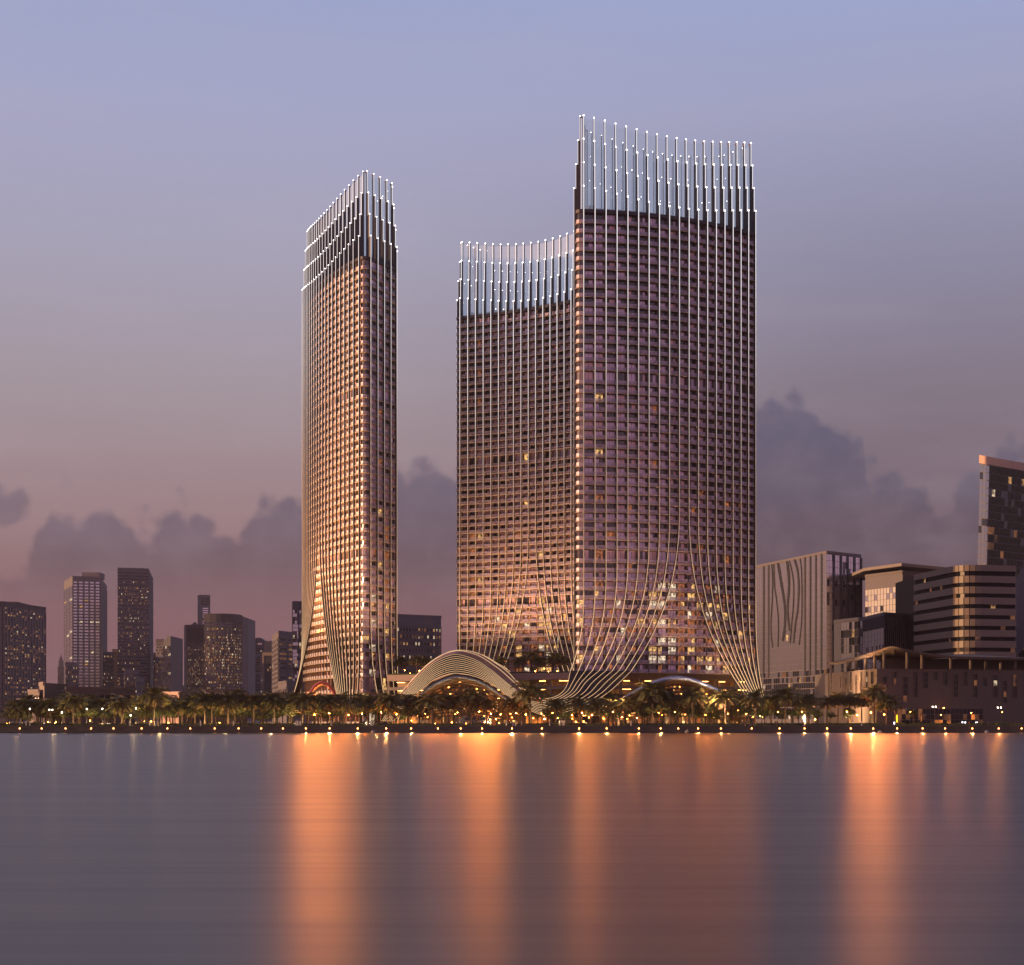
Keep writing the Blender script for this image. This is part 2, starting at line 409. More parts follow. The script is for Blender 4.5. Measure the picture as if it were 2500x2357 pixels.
Z0, ZROOF = 22.6, 195.8
def tower(name, label, plan, S):
    """S: settings of one tower"""
    root = thing(name, label, 'tower', (plan.at(plan.mark[1] * 0.5)[0].x, plan.at(plan.mark[1] * 0.5)[0].y, GZ), 'bowed towers with spiked crowns')
    org = Vector(root.location)
    def put(mbld, nm, mats, parent=root, smooth=False):
        mbld.v = [(a - org.x, b - org.y, c - org.z) for a, b, c in mbld.v]
        return mbld.build(nm, mats, parent, smooth)
    LF, LE, LB = plan.mark[1], plan.mark[2] - plan.mark[1], plan.mark[3] - plan.mark[2]
    LD = plan.L - plan.mark[3]
    brk = []; c = 2.6
    def span(s0, L, pitch):
        k = max(1, round((L - 2 * c) / pitch))
        for i in range(k + 1): brk.append(s0 + c + (L - 2 * c) * i / k)
        return k + 1
    nF = span(0, LF, S['pitch']); nE = span(plan.mark[1], LE, 4.6); nB = span(plan.mark[2], LB, S['pitch']); nD = span(plan.mark[3], LD, 4.6)
    nb = len(brk)
    bays = [(brk[i], brk[i + 1] if i + 1 < nb else brk[0] + plan.L) for i in range(nb)]
    is_front = [i < nF - 1 for i in range(nb)]
    # ---- floor levels
    npitch = 3.46
    levels = []; z = Z0
    dbl = S['double']
    while z < ZROOF - 2.0:
        h = npitch
        if any(abs(z - d) < npitch / 2 for d in dbl): h = 5.0
        if z + h > ZROOF - 1.7: h = ZROOF - z
        levels.append((z, h)); z += h
    if S.get('base'):
        levels = [(GZ, 7.0), (GZ + 7.0, 6.5), (GZ + 13.5, Z0 - GZ - 13.5)] + levels
    sub = 3
    ring = []
    for a, b in bays:
        for k in range(sub): ring.append(a + (b - a) * k / sub)
    nr = len(ring)
    def ringpts(o): return [plan.off(d, o) for d in ring]
    ro, ri = ringpts(0.0), ringpts(-2.3)
    def slab_mesh():
        m = MB()
        for k in range(nr):
            j = (k + 1) % nr
            a, b, c2, d = ro[k], ro[j], ri[j], ri[k]
            lo, hi = -0.42, 0.0
            m.poly([(a.x, a.y, hi), (b.x, b.y, hi), (c2.x, c2.y, hi), (d.x, d.y, hi)])
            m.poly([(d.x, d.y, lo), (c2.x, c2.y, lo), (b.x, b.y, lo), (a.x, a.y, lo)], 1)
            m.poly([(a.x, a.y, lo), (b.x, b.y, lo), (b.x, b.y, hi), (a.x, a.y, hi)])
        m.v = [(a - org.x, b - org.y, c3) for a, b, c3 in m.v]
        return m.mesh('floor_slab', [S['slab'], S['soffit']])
    rr = ringpts(-0.14)
    def rail_mesh():
        m = MB()
        for i, (a, b) in enumerate(bays):
            L = b - a
            solid = S['parapet'] and is_front[i]
            a2 = a + 0.25; b2 = b - 0.25
            if solid:
                e = a + L * 0.42
                pts = [e + (b2 - e) * k / 2 for k in range(3)]
                for k in range(2):
                    p, q = plan.off(pts[k], -0.16), plan.off(pts[k + 1], -0.16)
                    m.seg(p, q, 0.02, 1.22, -0.12, 0.12, 2)
                b2 = e - 0.05
            pts = [a2 + (b2 - a2) * k / 3 for k in range(4)]
            for k in range(3):
                p, q = plan.off(pts[k], -0.14), plan.off(pts[k + 1], -0.14)
                m.poly([(p.x, p.y, 0.06), (q.x, q.y, 0.06), (q.x, q.y, 1.1), (p.x, p.y, 1.1)], 0)
                m.seg(p, q, 1.1, 1.17, -0.05, 0.05, 1)
                m.seg(p, plan.off(pts[k] + 0.06, -0.14), 0.02, 1.1, -0.04, 0.04, 1)
        m.v = [(a - org.x, b - org.y, c3) for a, b, c3 in m.v]
        return m.mesh('balcony_railing', ['rail', 'rail_top', 'parapet'])
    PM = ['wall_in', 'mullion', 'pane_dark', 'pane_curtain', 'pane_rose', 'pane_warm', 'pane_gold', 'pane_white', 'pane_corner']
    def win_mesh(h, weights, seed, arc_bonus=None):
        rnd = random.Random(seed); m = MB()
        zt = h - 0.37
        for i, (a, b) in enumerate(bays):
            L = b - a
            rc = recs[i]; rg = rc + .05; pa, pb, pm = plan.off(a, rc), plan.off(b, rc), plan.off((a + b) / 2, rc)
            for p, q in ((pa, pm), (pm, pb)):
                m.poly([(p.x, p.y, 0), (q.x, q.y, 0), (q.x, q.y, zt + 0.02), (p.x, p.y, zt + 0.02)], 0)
            corner = L > 4.9 and (i in (nF - 1, nF + nE - 1, nF + nE + nB - 1, nb - 1))
            lay = rnd.choice(((.10, .74), (.12, .80), (.18, .88))) if not corner else (.03, .97)
            lay = ((.08, .80), (.10, .90), (.07, .86), (.16, .93))[(i * 7 + S['seed']) % 4] if recs[i] < -1 else (.03, .97)
            cols = 3 if corner else (2 if (i + S['seed']) % 3 else 3)
            s0, s1 = a + L * lay[0], a + L * lay[1]
            wts = list(weights)
            if arc_bonus and is_front[i]:
                u = (i + 0.5) / (nF - 1); k = max(0.0, 1 - abs(u - 0.57) / 0.26)
                wts[3] += arc_bonus * k; wts[4] += arc_bonus * k * 0.9; wts[5] += arc_bonus * k * 0.9
            room = rnd.choices(range(6), wts)[0]
            for cidx in range(cols):
                u0, u1 = s0 + (s1 - s0) * cidx / cols, s0 + (s1 - s0) * (cidx + 1) / cols
                mt = room if rnd.random() < 0.84 else rnd.choices(range(6), weights)[0]
                p, q = plan.off(u0 + 0.05, rg), plan.off(u1 - 0.05, rg)
                m.poly([(p.x, p.y, 0.05), (q.x, q.y, 0.05), (q.x, q.y, zt - 0.25), (p.x, p.y, zt - 0.25)], 8 if corner and mt in (1, 2) else 2 + mt)
                f, e = plan.off(u0 - 0.06, rg), plan.off(u0 + 0.06, rg)
                m.seg(f, e, 0.02, zt - 0.2, -0.05, 0.07, 1)
            p, q = plan.off(s0, rg), plan.off(s1, rg)
            m.seg(p, q, zt - 0.25, zt - 0.17, -0.05, 0.07, 1)
        m.v = [(a - org.x, b - org.y, c3) for a, b, c3 in m.v]
        return m.mesh('window_band', PM)
    recs = [-1.7 if (i < nF - 1 or nF + nE <= i < nF + nE + nB - 1) else -0.65 for i in range(nb)]
    sm, rm = slab_mesh(), rail_mesh()
    parts, wins = {}, {}
    for li, (zf, h) in enumerate(levels):
        hk = round(h, 2)
        f = max(0.0, min(1.0, (zf - 20) / 170.0))
        band = 0 if f > 0.72 else (1 if f > 0.42 else (2 if f > 0.2 else 3))
        var = li % 6 if band else li % 4
        kk = (hk, band, var)
        if kk not in wins:
            wt = ((6.5, 3.0, 1.2, 0.10, 0.02, 0.0), (3.5, 4.0, 3.0, 0.25, 0.08, 0.02), (3.0, 3.4, 3.4, 0.7, 0.15, 0.05), (2.2, 2.4, 3.2, 1.6, 0.5, 0.25))[band]
            wins[kk] = win_mesh(h, wt, S['seed'] * 100 + band * 10 + var, S.get('arc', 0) if band == 3 else None)
        fl = link('floor_slab', sm, root, (0, 0, zf - org.z))
        link('balcony_railing', rm, fl); link('window_band', wins[kk], fl)
    zlow = levels[0][0]
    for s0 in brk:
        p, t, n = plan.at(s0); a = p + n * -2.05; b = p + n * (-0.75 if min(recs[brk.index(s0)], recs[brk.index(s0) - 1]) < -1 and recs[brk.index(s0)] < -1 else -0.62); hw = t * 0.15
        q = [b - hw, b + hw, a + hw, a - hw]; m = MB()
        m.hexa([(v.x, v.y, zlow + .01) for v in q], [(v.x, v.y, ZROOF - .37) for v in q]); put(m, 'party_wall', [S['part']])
    # ---- roof deck with plant room
    m = MB(); inner = [plan.off(d, 0.02) for d in ring]
    m.prism(inner, ZROOF - 0.36, ZROOF + 0.9)
    put(m, 'roof_deck', ['fin'])
    m = MB(); core = [plan.off(d, -6.5) for d in ring[::3]]
    m.prism(core, ZROOF + 0.91, ZROOF + 3.4)
    put(m, 'plant_room', ['concrete_dark'])
    # ---- fins with light strips and tip lamps
    def ztop(s0):
        s0 = s0 % plan.L
        if s0 <= LF: u = s0 / LF
        elif s0 <= plan.mark[2]: return 232.5
        elif s0 <= plan.mark[3]: u = (s0 - plan.mark[2]) / LB
        else: return 232.5
        return 232.6 - 5.6 * math.sin(math.pi * min(1, max(0, u))) ** 1.2
    tiers = [(-1.75, 0), (-1.0, 1), (-0.25, 2), (0.5, 3)]
    ballm = None
    scr = MB(); lamps_seen = 0; rest = MB()
    for i, s0 in enumerate(brk):
        p, t, n = plan.at(s0); zt = ztop(s0)
        def pt(o, z): q = p + n * o; return Vector((q.x, q.y, z))
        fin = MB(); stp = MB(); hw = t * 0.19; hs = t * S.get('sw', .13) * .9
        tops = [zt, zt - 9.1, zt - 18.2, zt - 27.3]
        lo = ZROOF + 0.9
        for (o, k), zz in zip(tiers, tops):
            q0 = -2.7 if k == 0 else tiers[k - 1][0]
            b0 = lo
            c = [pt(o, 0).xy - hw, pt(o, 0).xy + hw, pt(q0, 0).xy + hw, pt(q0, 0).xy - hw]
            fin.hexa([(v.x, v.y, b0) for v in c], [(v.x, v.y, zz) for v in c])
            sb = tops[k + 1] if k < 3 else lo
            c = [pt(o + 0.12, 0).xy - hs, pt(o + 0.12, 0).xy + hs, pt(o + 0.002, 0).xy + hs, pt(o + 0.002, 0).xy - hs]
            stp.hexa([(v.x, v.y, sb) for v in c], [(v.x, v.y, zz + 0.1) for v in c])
        # facade run and sweep towards the ground
        path = S['sweep'](i, s0, nF, nE, plan)
        secs, secl = [], []
        for (q, tt, nn, z) in path:
            a, b = q + nn * 0.5, q + nn * -0.24
            secs.append([Vector((v.x, v.y, z)) for v in (a - tt * .16, a + tt * .16, b + tt * .16, b - tt * .16)])
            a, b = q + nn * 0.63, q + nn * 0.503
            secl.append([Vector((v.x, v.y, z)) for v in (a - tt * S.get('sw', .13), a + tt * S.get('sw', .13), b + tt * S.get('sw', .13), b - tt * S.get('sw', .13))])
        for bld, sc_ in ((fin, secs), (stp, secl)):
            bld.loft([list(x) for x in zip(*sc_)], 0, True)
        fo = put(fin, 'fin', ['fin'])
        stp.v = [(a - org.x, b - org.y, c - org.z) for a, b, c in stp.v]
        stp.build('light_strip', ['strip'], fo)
        if ballm is None:
            bb = MB(); bb.ball((0, 0, 0), S.get('tip', 0.2), 0, 8, 6); ballm = bb.mesh('tip_lamp', ['tip'], True)
        near = i < nF + (nE if S.get('end') else 1) or i == nb - 1
        for (o, k), zz in zip(tiers, tops):
            v = pt(o + 0.05, zz + 0.25)
            if near and lamps_seen < 100:
                link('tip_lamp', ballm, fo, tuple(v - org)); lamps_seen += 1
            else:
                rest.ball(v, 0.2, 0, 6, 4)
        # screen of slender rods between this fin and the next
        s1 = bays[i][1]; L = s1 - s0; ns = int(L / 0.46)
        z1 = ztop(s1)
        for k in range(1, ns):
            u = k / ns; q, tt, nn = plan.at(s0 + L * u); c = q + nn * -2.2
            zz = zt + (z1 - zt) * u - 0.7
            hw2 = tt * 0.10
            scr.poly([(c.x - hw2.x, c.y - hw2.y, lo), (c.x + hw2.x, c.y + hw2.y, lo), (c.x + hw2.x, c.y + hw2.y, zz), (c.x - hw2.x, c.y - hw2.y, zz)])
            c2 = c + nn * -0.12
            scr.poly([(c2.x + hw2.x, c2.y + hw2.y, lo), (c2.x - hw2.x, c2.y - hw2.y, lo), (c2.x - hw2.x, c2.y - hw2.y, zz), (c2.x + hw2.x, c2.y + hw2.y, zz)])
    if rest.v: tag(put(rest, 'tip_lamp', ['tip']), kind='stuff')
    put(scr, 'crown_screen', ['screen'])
    return root

def vert(zb, zt, n): return [zt + (zb - zt) * k / n for k in range(n + 1)]
def make_sweep(split, left_shift, right_shift, zend_l, zend_r, flare, zs_mid=78.0, zs_end=46.0, left_s=None):
    """fins on the front part in the middle: left of the split they lean to the left end, right of it to the right end"""
    def f(i, s0, nF, nE, plan):
        chord = (plan.at(plan.mark[1] - 6)[0] - plan.at(6)[0]).normalized()
        p, t, n = plan.at(s0)
        if i < nF:
            k = split(nF)
            left = i < k
            u = (i / (k - 1)) if left else (nF - 1 - i) / max(1, nF - 1 - k)     # 1 at the split, 0 at the end
            sh = left_shift(u) if left else right_shift(u)
            ze = zend_l if left else zend_r
            zs = zs_end + (zs_mid - zs_end) * u
            fl = flare[0] if left else flare[1]
            zl = vert(zs, ZROOF + 0.9, 2)[:-1] + vert(ze, zs, 22)
            out = []
            for z in zl:
                tt = max(0.0, (zs - z) / (zs - ze))
                q = p + chord * (sh * tt ** 2.35) + n * (fl * tt ** 3)
                out.append((q, t, n, z))
            return out
        if nE and nF <= i < nF + nE:
            g_ = 1 - (i - nF) / max(1, nE - 1)
            zl = vert(50, ZROOF + 0.9, 2)[:-1] + vert(10.0, 50, 14)
            out = []
            for z in zl:
                tt = max(0.0, (50 - z) / 40.0)
                out.append((p + n * (3.5 * g_ * tt ** 3) + t * (2.2 * tt ** 2.4), t, n, z))
            return out
        return [(p, t, n, z) for z in (ZROOF + 0.9, 100.0, 22.0)]
    return f

planC = Plan((23.2, 600.2), (98.4, 632.2), (85, 650), (27, 621), 7.0, -6.0)
planL = Plan((-98.6, 751), (-61.0, 659.3), (-47.4, 681.5), (-86, 762), 5.5, -4.5, 4.4)
planM = Plan((-28.2, 762.2), (47, 711), (60, 729), (-15, 780), -6.2, 6.0)

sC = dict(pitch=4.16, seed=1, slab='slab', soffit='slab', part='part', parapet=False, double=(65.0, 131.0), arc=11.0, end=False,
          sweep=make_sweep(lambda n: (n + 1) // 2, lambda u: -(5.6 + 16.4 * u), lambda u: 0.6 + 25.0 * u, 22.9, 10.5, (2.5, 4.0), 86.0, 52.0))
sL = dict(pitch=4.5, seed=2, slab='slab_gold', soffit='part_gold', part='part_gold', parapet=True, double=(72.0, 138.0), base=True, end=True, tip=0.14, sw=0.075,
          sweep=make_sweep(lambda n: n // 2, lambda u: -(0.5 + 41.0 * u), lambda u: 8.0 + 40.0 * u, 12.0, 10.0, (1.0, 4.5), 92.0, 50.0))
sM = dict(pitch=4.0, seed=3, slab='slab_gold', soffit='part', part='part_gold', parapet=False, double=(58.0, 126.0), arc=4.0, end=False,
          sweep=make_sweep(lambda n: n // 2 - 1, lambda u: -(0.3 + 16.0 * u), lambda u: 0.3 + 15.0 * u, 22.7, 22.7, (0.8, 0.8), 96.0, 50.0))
tC = tower('bowed_tower', 'tallest-looking front tower at right, wide bowed balcony face and white spiked crown', planC, sC)
tL = tower('bowed_tower', 'slim-looking left tower seen end-on, sunlit golden side and spiked crown', planL, sL)
tM = tower('bowed_tower', 'hollow-faced tower in the middle, half hidden behind the wide front tower', planM, sM)

# ------------------------------------------------------------------ podium with car decks between and under the towers
def podium():
    a, b, c, d = (-50.5, 650.0), (23.0, 615.0), (26.5, 607.5), (97.0, 638.0)
    back = [(84, 652), (92, 800), (-60, 800), (-52, 690)]
    root = thing('podium', 'low podium of lit open car decks below the towers with a planted roof', 'podium', (0, 640, GZ))
    o = Vector(root.location)
    def put(m, nm, mats, par=root):
        m.v = [(x - o.x, y - o.y, z - o.z) for x, y, z in m.v]; return m.build(nm, mats, par)
    m = MB(); m.prism([a, b, c, d] + back, 20.7, Z0 - 0.45); put(m, 'roof_slab', ['slab'])
    m = MB()
    for p, q in ((a, b), (b, c), (c, d)): m.seg(p, q, 20.2, 22.75, 0.01, 0.9)
    put(m, 'fascia', ['slab'])
    m = MB()
    for p, q in ((a, b), (c, d)): m.seg(p, q, 22.76, 23.25, -1.9, -0.3)
    pl = put(m, 'planter_hedge', ['lawn'])
    core = MB()
    for p, q in ((a, b), (b, c), (c, d)): core.seg(p, q, GZ, 20.69, -8.6, -8.0)
    put(core, 'back_wall', ['warm_wall'])
    lv = [GZ + 4.2, GZ + 7.6, GZ + 11.0, GZ + 14.4]
    for z in lv:
        m = MB()
        for p, q in ((a, b), (c, d)): m.seg(p, q, z - 0.4, z, -7.9, 0.0); m.seg(p, q, z + 0.002, z + 0.85, -0.3, -0.15)
        put(m, 'deck', ['concrete'])
    rnd = random.Random(4)
    for p, q in ((a, b), (c, d)):
        P_, Q_ = Vector(p), Vector(q); L = (Q_ - P_).length; k = int(L / 8.2)
        t = (Q_ - P_) / L; n = Vector((t.y, -t.x))
        for i in range(k + 1):
            s_ = P_ + t * (L * i / k) - n * 0.75
            m = MB(); m.box((s_.x, s_.y, (GZ + 20.19) / 2), (0.9, 0.9, 20.19 - GZ), math.atan2(t.y, t.x)); put(m, 'column', ['concrete'])
        for z in lv + [20.2]:
            for i in range(k):
                if rnd.random() < 0.08: continue
                s_ = P_ + t * (L * (i + 0.5) / k) - n * rnd.choice((2.6, 4.0))
                m = MB(); m.box((s_.x, s_.y, z - 0.52), (rnd.choice((2.6, 3.6)), 0.25, 0.1), math.atan2(t.y, t.x)); put(m, 'ceiling_light', ['ceil_light'])
            for i in range(0, k, 1):
                if rnd.random() < 0.35:
                    s_ = P_ + t * (L * (i + rnd.random()) / k) - n * 6.5
                    m = MB(); m.box((s_.x, s_.y, z - 2.05), (2.6, 0.4, 2.6), math.atan2(t.y, t.x)); put(m, 'stair_core', ['warm_wall'])
        # shop fronts at street level
        for i in range(k):
            m = MB(); u0, u1 = P_ + t * (L * i / k + 0.5), P_ + t * (L * (i + 1) / k - 0.5)
            m.seg(u0, u1, GZ + 0.3, GZ + 3.5, -1.6, -1.4); put(m, 'shop_window', [rnd.choice(('shop_glow', 'shop_glow', 'pane_dark'))])
    return root
pod = podium()

# ------------------------------------------------------------------ the sweeping arched canopy, its light lines continue the tower's fins
fins_front = []
cc = (planC.at(planC.mark[1] - 6)[0] - planC.at(6)[0]).normalized()
nFc = max(1, round((planC.mark[1] - 5.2) / 4.16)) + 1
kS = (nFc + 1) // 2
starts = []
for i in range(kS):
    s0 = 2.6 + (planC.mark[1] - 5.2) * i / (nFc - 1); p, t, n = planC.at(s0); u = i / (kS - 1)
    q = p - cc * (5.6 + 16.4 * u) + n * (2.5 + 0.57); starts.append(Vector((q.x, q.y, 22.9)))
K0 = [(1386, 1668, 594), (1375, 1688, 591), (1358, 1700, 589.5), (1340, 1705, 589), (1316, 1707, 589), (1292, 1703, 589), (1272, 1694, 589.5), (1239, 1669, 590.5),
      (1201, 1638, 591.5), (1164, 1613, 592), (1126, 1600, 592), (1101, 1600, 592), (1063, 1616, 592), (1025, 1648, 591.5), (985, 1693, 591), (955, 1727, 590.5), (938, 1752, 590), (931, 1762, 590)]
K9 = [(1512, 1667, 590), (1482, 1693, 587), (1440, 1718, 586), (1390, 1736, 585.5), (1335, 1746, 585.5), (1300, 1737, 586), (1268, 1716, 587), (1239, 1698, 588),
      (1201, 1671, 589), (1164, 1653, 590), (1126, 1645, 590), (1101, 1645, 590), (1063, 1658, 590), (1030, 1682, 589.5), (1000, 1710, 589), (985, 1728, 588.5), (975, 1750, 588.5), (970, 1762, 588.5)]
canopy = thing('arched_canopy', 'swooping arched canopy of many bright curved light lines beside the front tower', 'canopy', (-20, 592, GZ))
co = Vector(canopy.location)
def cput(m, nm, mats, par=canopy, smooth=False):
    m.v = [(x - co.x, y - co.y, z - co.z) for x, y, z in m.v]; return m.build(nm, mats, par, smooth)
K4 = [(1431, 1665, 592), (1411, 1691, 589), (1385, 1708, 588), (1358, 1717, 587.5), (1324, 1724.5, 587.3), (1296, 1718, 587.5), (1270, 1705, 588.2), (1239, 1682, 589.2), (1201, 1653, 590.2), (1164, 1631, 591), (1126, 1620, 591), (1101, 1620.5, 591), (1063, 1635, 591), (1027, 1664, 590.5), (991, 1701, 590), (969, 1727.5, 589.5), (955, 1751, 589.2), (949, 1762, 589.2)]
NL = kS
lines = []
for i in range(NL):
    u = i / (NL - 1)
    kn = []
    for a, c_, b in zip(K0, K4, K9):
        v = [x + (y - x) * (u / .444) if u < .444 else y + (z_ - y) * ((u - .444) / .556) for x, y, z_ in zip(a, c_, b)]
        kn.append(P3(*v))
    lines.append(spline([starts[i]] + kn, 7))
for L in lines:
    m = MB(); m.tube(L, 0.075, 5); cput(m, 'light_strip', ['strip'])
m = MB(); m.loft([[p + Vector((0, 0.42, 0)) for p in L] for L in lines])
m.loft([[p + Vector((0, 1.1, 0)) for p in L] for L in lines])
cput(m, 'fascia', ['canopy_dark'], smooth=True)
i0 = 7 * 7                                                            # where the arch proper begins on the lines
front = lines[0][i0:]
nfr = len(front)
backK = [(1290, 1700, 628), (1247, 1644, 630), (1214, 1621, 631), (1176, 1600, 632), (1131, 1592, 632), (1101, 1594, 632), (1060, 1612, 631), (1020, 1650, 630), (985, 1700, 628), (955, 1745, 626)]
bk = spline([P3(*k) for k in backK], 10)
bk = [bk[round(j * (len(bk) - 1) / (nfr - 1))] for j in range(nfr)]
rows = [[f + (b - f) * (k / 6) + Vector((0, 0, 0.9 * math.sin(math.pi * k / 6))) for f, b in zip([p + Vector((0, 0.3, 0.25)) for p in front], bk)] for k in range(7)]
m = MB(); m.loft(rows); m.loft([[p - Vector((0, 0, 0.5)) for p in r_] for r_ in rows])
cput(m, 'roof_shell', ['canopy_red'], smooth=True)
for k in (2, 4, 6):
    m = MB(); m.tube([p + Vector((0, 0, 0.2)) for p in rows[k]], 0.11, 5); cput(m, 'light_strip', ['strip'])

M['louvre'] = mat('louvre_brown', (0.13, 0.085, 0.06), 0.6, 0.1, 0.15, 0.3)
M['downlight'] = mat('downlight', (.9, .7, .5), .4, emit=(255, 160, 70), estr=34.0)
def arch_beam(root, org, outer, inner, Y, depth, beam, soffit_depth):
    """crescent beam standing across the entrance with a deep soffit behind it"""
    O = spline([P3(x, y, Y) for x, y in outer], 8); I = spline([P3(x, y, Y) for x, y in inner], 8)
    n = len(O)
    mid = [(a + b) / 2 + Vector((0, -0.9, 0)) for a, b in zip(O, I)]
    bO = [p + Vector((0, depth, 0)) for p in O]; bI = [p + Vector((0, soffit_depth, -1.0)) for p in I]
    m = MB(); m.loft([bO, O, mid, I]); 
    m.v = [(x - org.x, y - org.y, z - org.z) for x, y, z in m.v]; m.build('arch_beam', [beam], root, True)
    m = MB(); m.loft([I, bI]); m.v = [(x - org.x, y - org.y, z - org.z) for x, y, z in m.v]; m.build('soffit', ['slab'], root, True)
def lit_hall(root, org, x0, x1, top, Y, bulge, nb_, glow):
    """storeys behind the arch: curved louvre bands with lit rooms between them"""
    T = spline([P3(x, y, Y) for x, y in top], 10); n = len(T)
    Bt = [Vector((p.x, Y, GZ)) for p in T]
    def row(f, extra):
        out = []
        for j, (a, b) in enumerate(zip(T, Bt)):
            u = j / (n - 1); p = b + (a - b) * f
            out.append(p + Vector((0, -bulge * math.sin(math.pi * u) + extra, 0)))
        return out
    fs = [0.0, 0.24] + [0.24 + 0.76 * k / nb_ for k in range(1, nb_ + 1)]
    rnd = random.Random(9)
    for k in range(len(fs) - 1):
        lo, hi = fs[k], fs[k + 1]
        m = MB(); A, B = row(lo, 0.9), row(hi, 0.9)
        for j in range(n - 1):
            m.poly([A[j], A[j + 1], B[j + 1], B[j]], rnd.choices((0, 1, 2), (4, 5, 1.0))[0])
        m.v = [(x - org.x, y - org.y, z - org.z) for x, y, z in m.v]
        m.build('window_band', [glow, 'wall_in', 'hall_bright'], root)
        if k >= 1 and k % 2:
            for j in range(5 + (k * 5) % 11, n - 5, 17):
                p = row(hi - .04, -.62)[j]; m = MB(); m.box((p.x - org.x, p.y - org.y, p.z - org.z - .25), (.4, .2, .16)); m.build('downlight', ['downlight'], root)
        m = MB(); th = 0.36 * (hi - lo) if k else 0.12 * (hi - lo)
        m.loft([row(hi - th, 0.3), row(hi - th, -0.5), row(hi + th * .35, -0.5), row(hi + th * .35, 0.3)])
        m.v = [(x - org.x, y - org.y, z - org.z) for x, y, z in m.v]
        m.build('louvre', ['louvre'], root)
arch_beam(canopy, co, [(1022, 1700), (1035, 1684), (1063, 1663), (1101, 1648), (1126, 1647), (1164, 1656), (1201, 1676), (1229, 1699), (1240, 1709)],
          [(1022, 1702), (1036, 1691), (1068, 1672), (1106, 1658.5), (1130, 1657.5), (1166, 1667), (1200, 1686), (1227, 1703), (1239, 1711)], 594.5, 3.0, 'arch_blue', 17.0)
lit_hall(canopy, co, 0, 0, [(1020, 1716), (1045, 1696), (1085, 1677), (1125, 1671), (1165, 1678), (1210, 1704), (1250, 1726), (1284, 1742)], 616, 6.0, 9, 'hall_glow')
gate2 = thing('entrance_pavilion', 'lit rounded entrance hall with steel blue arch under the wide front tower', 'entrance hall', (60, 600, GZ))
go = Vector(gate2.location)
arch_beam(gate2, go, [(1500, 1714), (1545, 1688), (1588, 1665), (1622, 1654), (1652, 1650), (1688, 1655), (1717, 1665), (1761, 1686), (1808, 1716)],
          [(1500, 1717), (1547, 1695), (1590, 1675), (1624, 1664.5), (1652, 1661), (1686, 1665), (1713, 1674), (1758, 1692), (1806, 1718)], 589, 3.0, 'arch_blue', 12.0)
lit_hall(gate2, go, 0, 0, [(1478, 1738), (1530, 1712), (1580, 1688), (1625, 1675), (1655, 1673), (1690, 1678), (1735, 1698), (1785, 1724), (1822, 1742)], 603, 6.0, 9, 'hall_glow')
gate3 = thing('entrance_arch', 'small red topped arch at the foot of the left tower', 'arch', (-82, 690, GZ))
arch_beam(gate3, Vector(gate3.location), [(750, 1706), (757, 1688), (769, 1671), (786, 1663), (802, 1670), (817, 1688), (828, 1706)],
          [(752, 1708), (760, 1692), (772, 1677), (786, 1670.5), (799, 1676), (811, 1692), (822, 1708)], 672, 6.0, 'arch_red', 9.0)

# ------------------------------------------------------------------ city buildings
GLS = {}
M['mirror'] = mat('mirror_glass', (0.50, 0.53, 0.60), 0.12, 0.9, 0.12, 0.05)
M['mirror_pale'] = mat('mirror_pale', (0.72, 0.66, 0.62), 0.34, 0.55, 0.18, 0.08)
M['mirror_rose'] = mat('mirror_rose', (0.68, 0.66, 0.74), 0.20, 0.85, 0.12, 0.06)
M['mirror_dark'] = mat('mirror_dark', (0.10, 0.105, 0.135), 0.2, 0.8, 0.3, 0.05)
M['black_glass'] = mat('black_glass', (0.010, 0.011, 0.014), 0.08, 0.0, 0.3, 0.1, spec=0.35)
M['band_glass'] = mat('band_glass', (0.012, 0.012, 0.016), 0.35, 0.0, 0.3, 0.1, spec=0.04)
M['city_warm'] = lit_window('city_warm', (255, 188, 116), 0.62, 0.35)
M['city_white'] = lit_window('city_white', (255, 226, 184), 1.0, 0.35)
M['city_dim'] = lit_window('city_dim', (220, 140, 80), 0.28, 0.2)
M['stone_grey'] = mat('stone_grey', (0.20, 0.175, 0.19), 0.8, 0, 0.12, 0.05)
M['stone_dark'] = mat('stone_dark', (0.095, 0.082, 0.092), 0.8, 0, 0.15, 0.05)
M['stone_pale'] = mat('stone_pale', (0.42, 0.34, 0.30), 0.8, 0, 0.1, 0.05)
M['stone_blue'] = mat('stone_blue', (0.085, 0.085, 0.11), 0.5, 0.2, 0.15, 0.05)
M['tan_metal'] = mat('tan_panel', (0.27, 0.20, 0.15), 0.5, 0.0, 0.06, 0.2)
M['rose_panel'] = mat('rose_panel', (0.75, 0.45, 0.34), 0.55, 0.0, 0.05, 0.2)
M['museum'] = mat('museum_stone', (0.16, 0.122, 0.095), 0.75, 0.0, 0.06, 0.3)

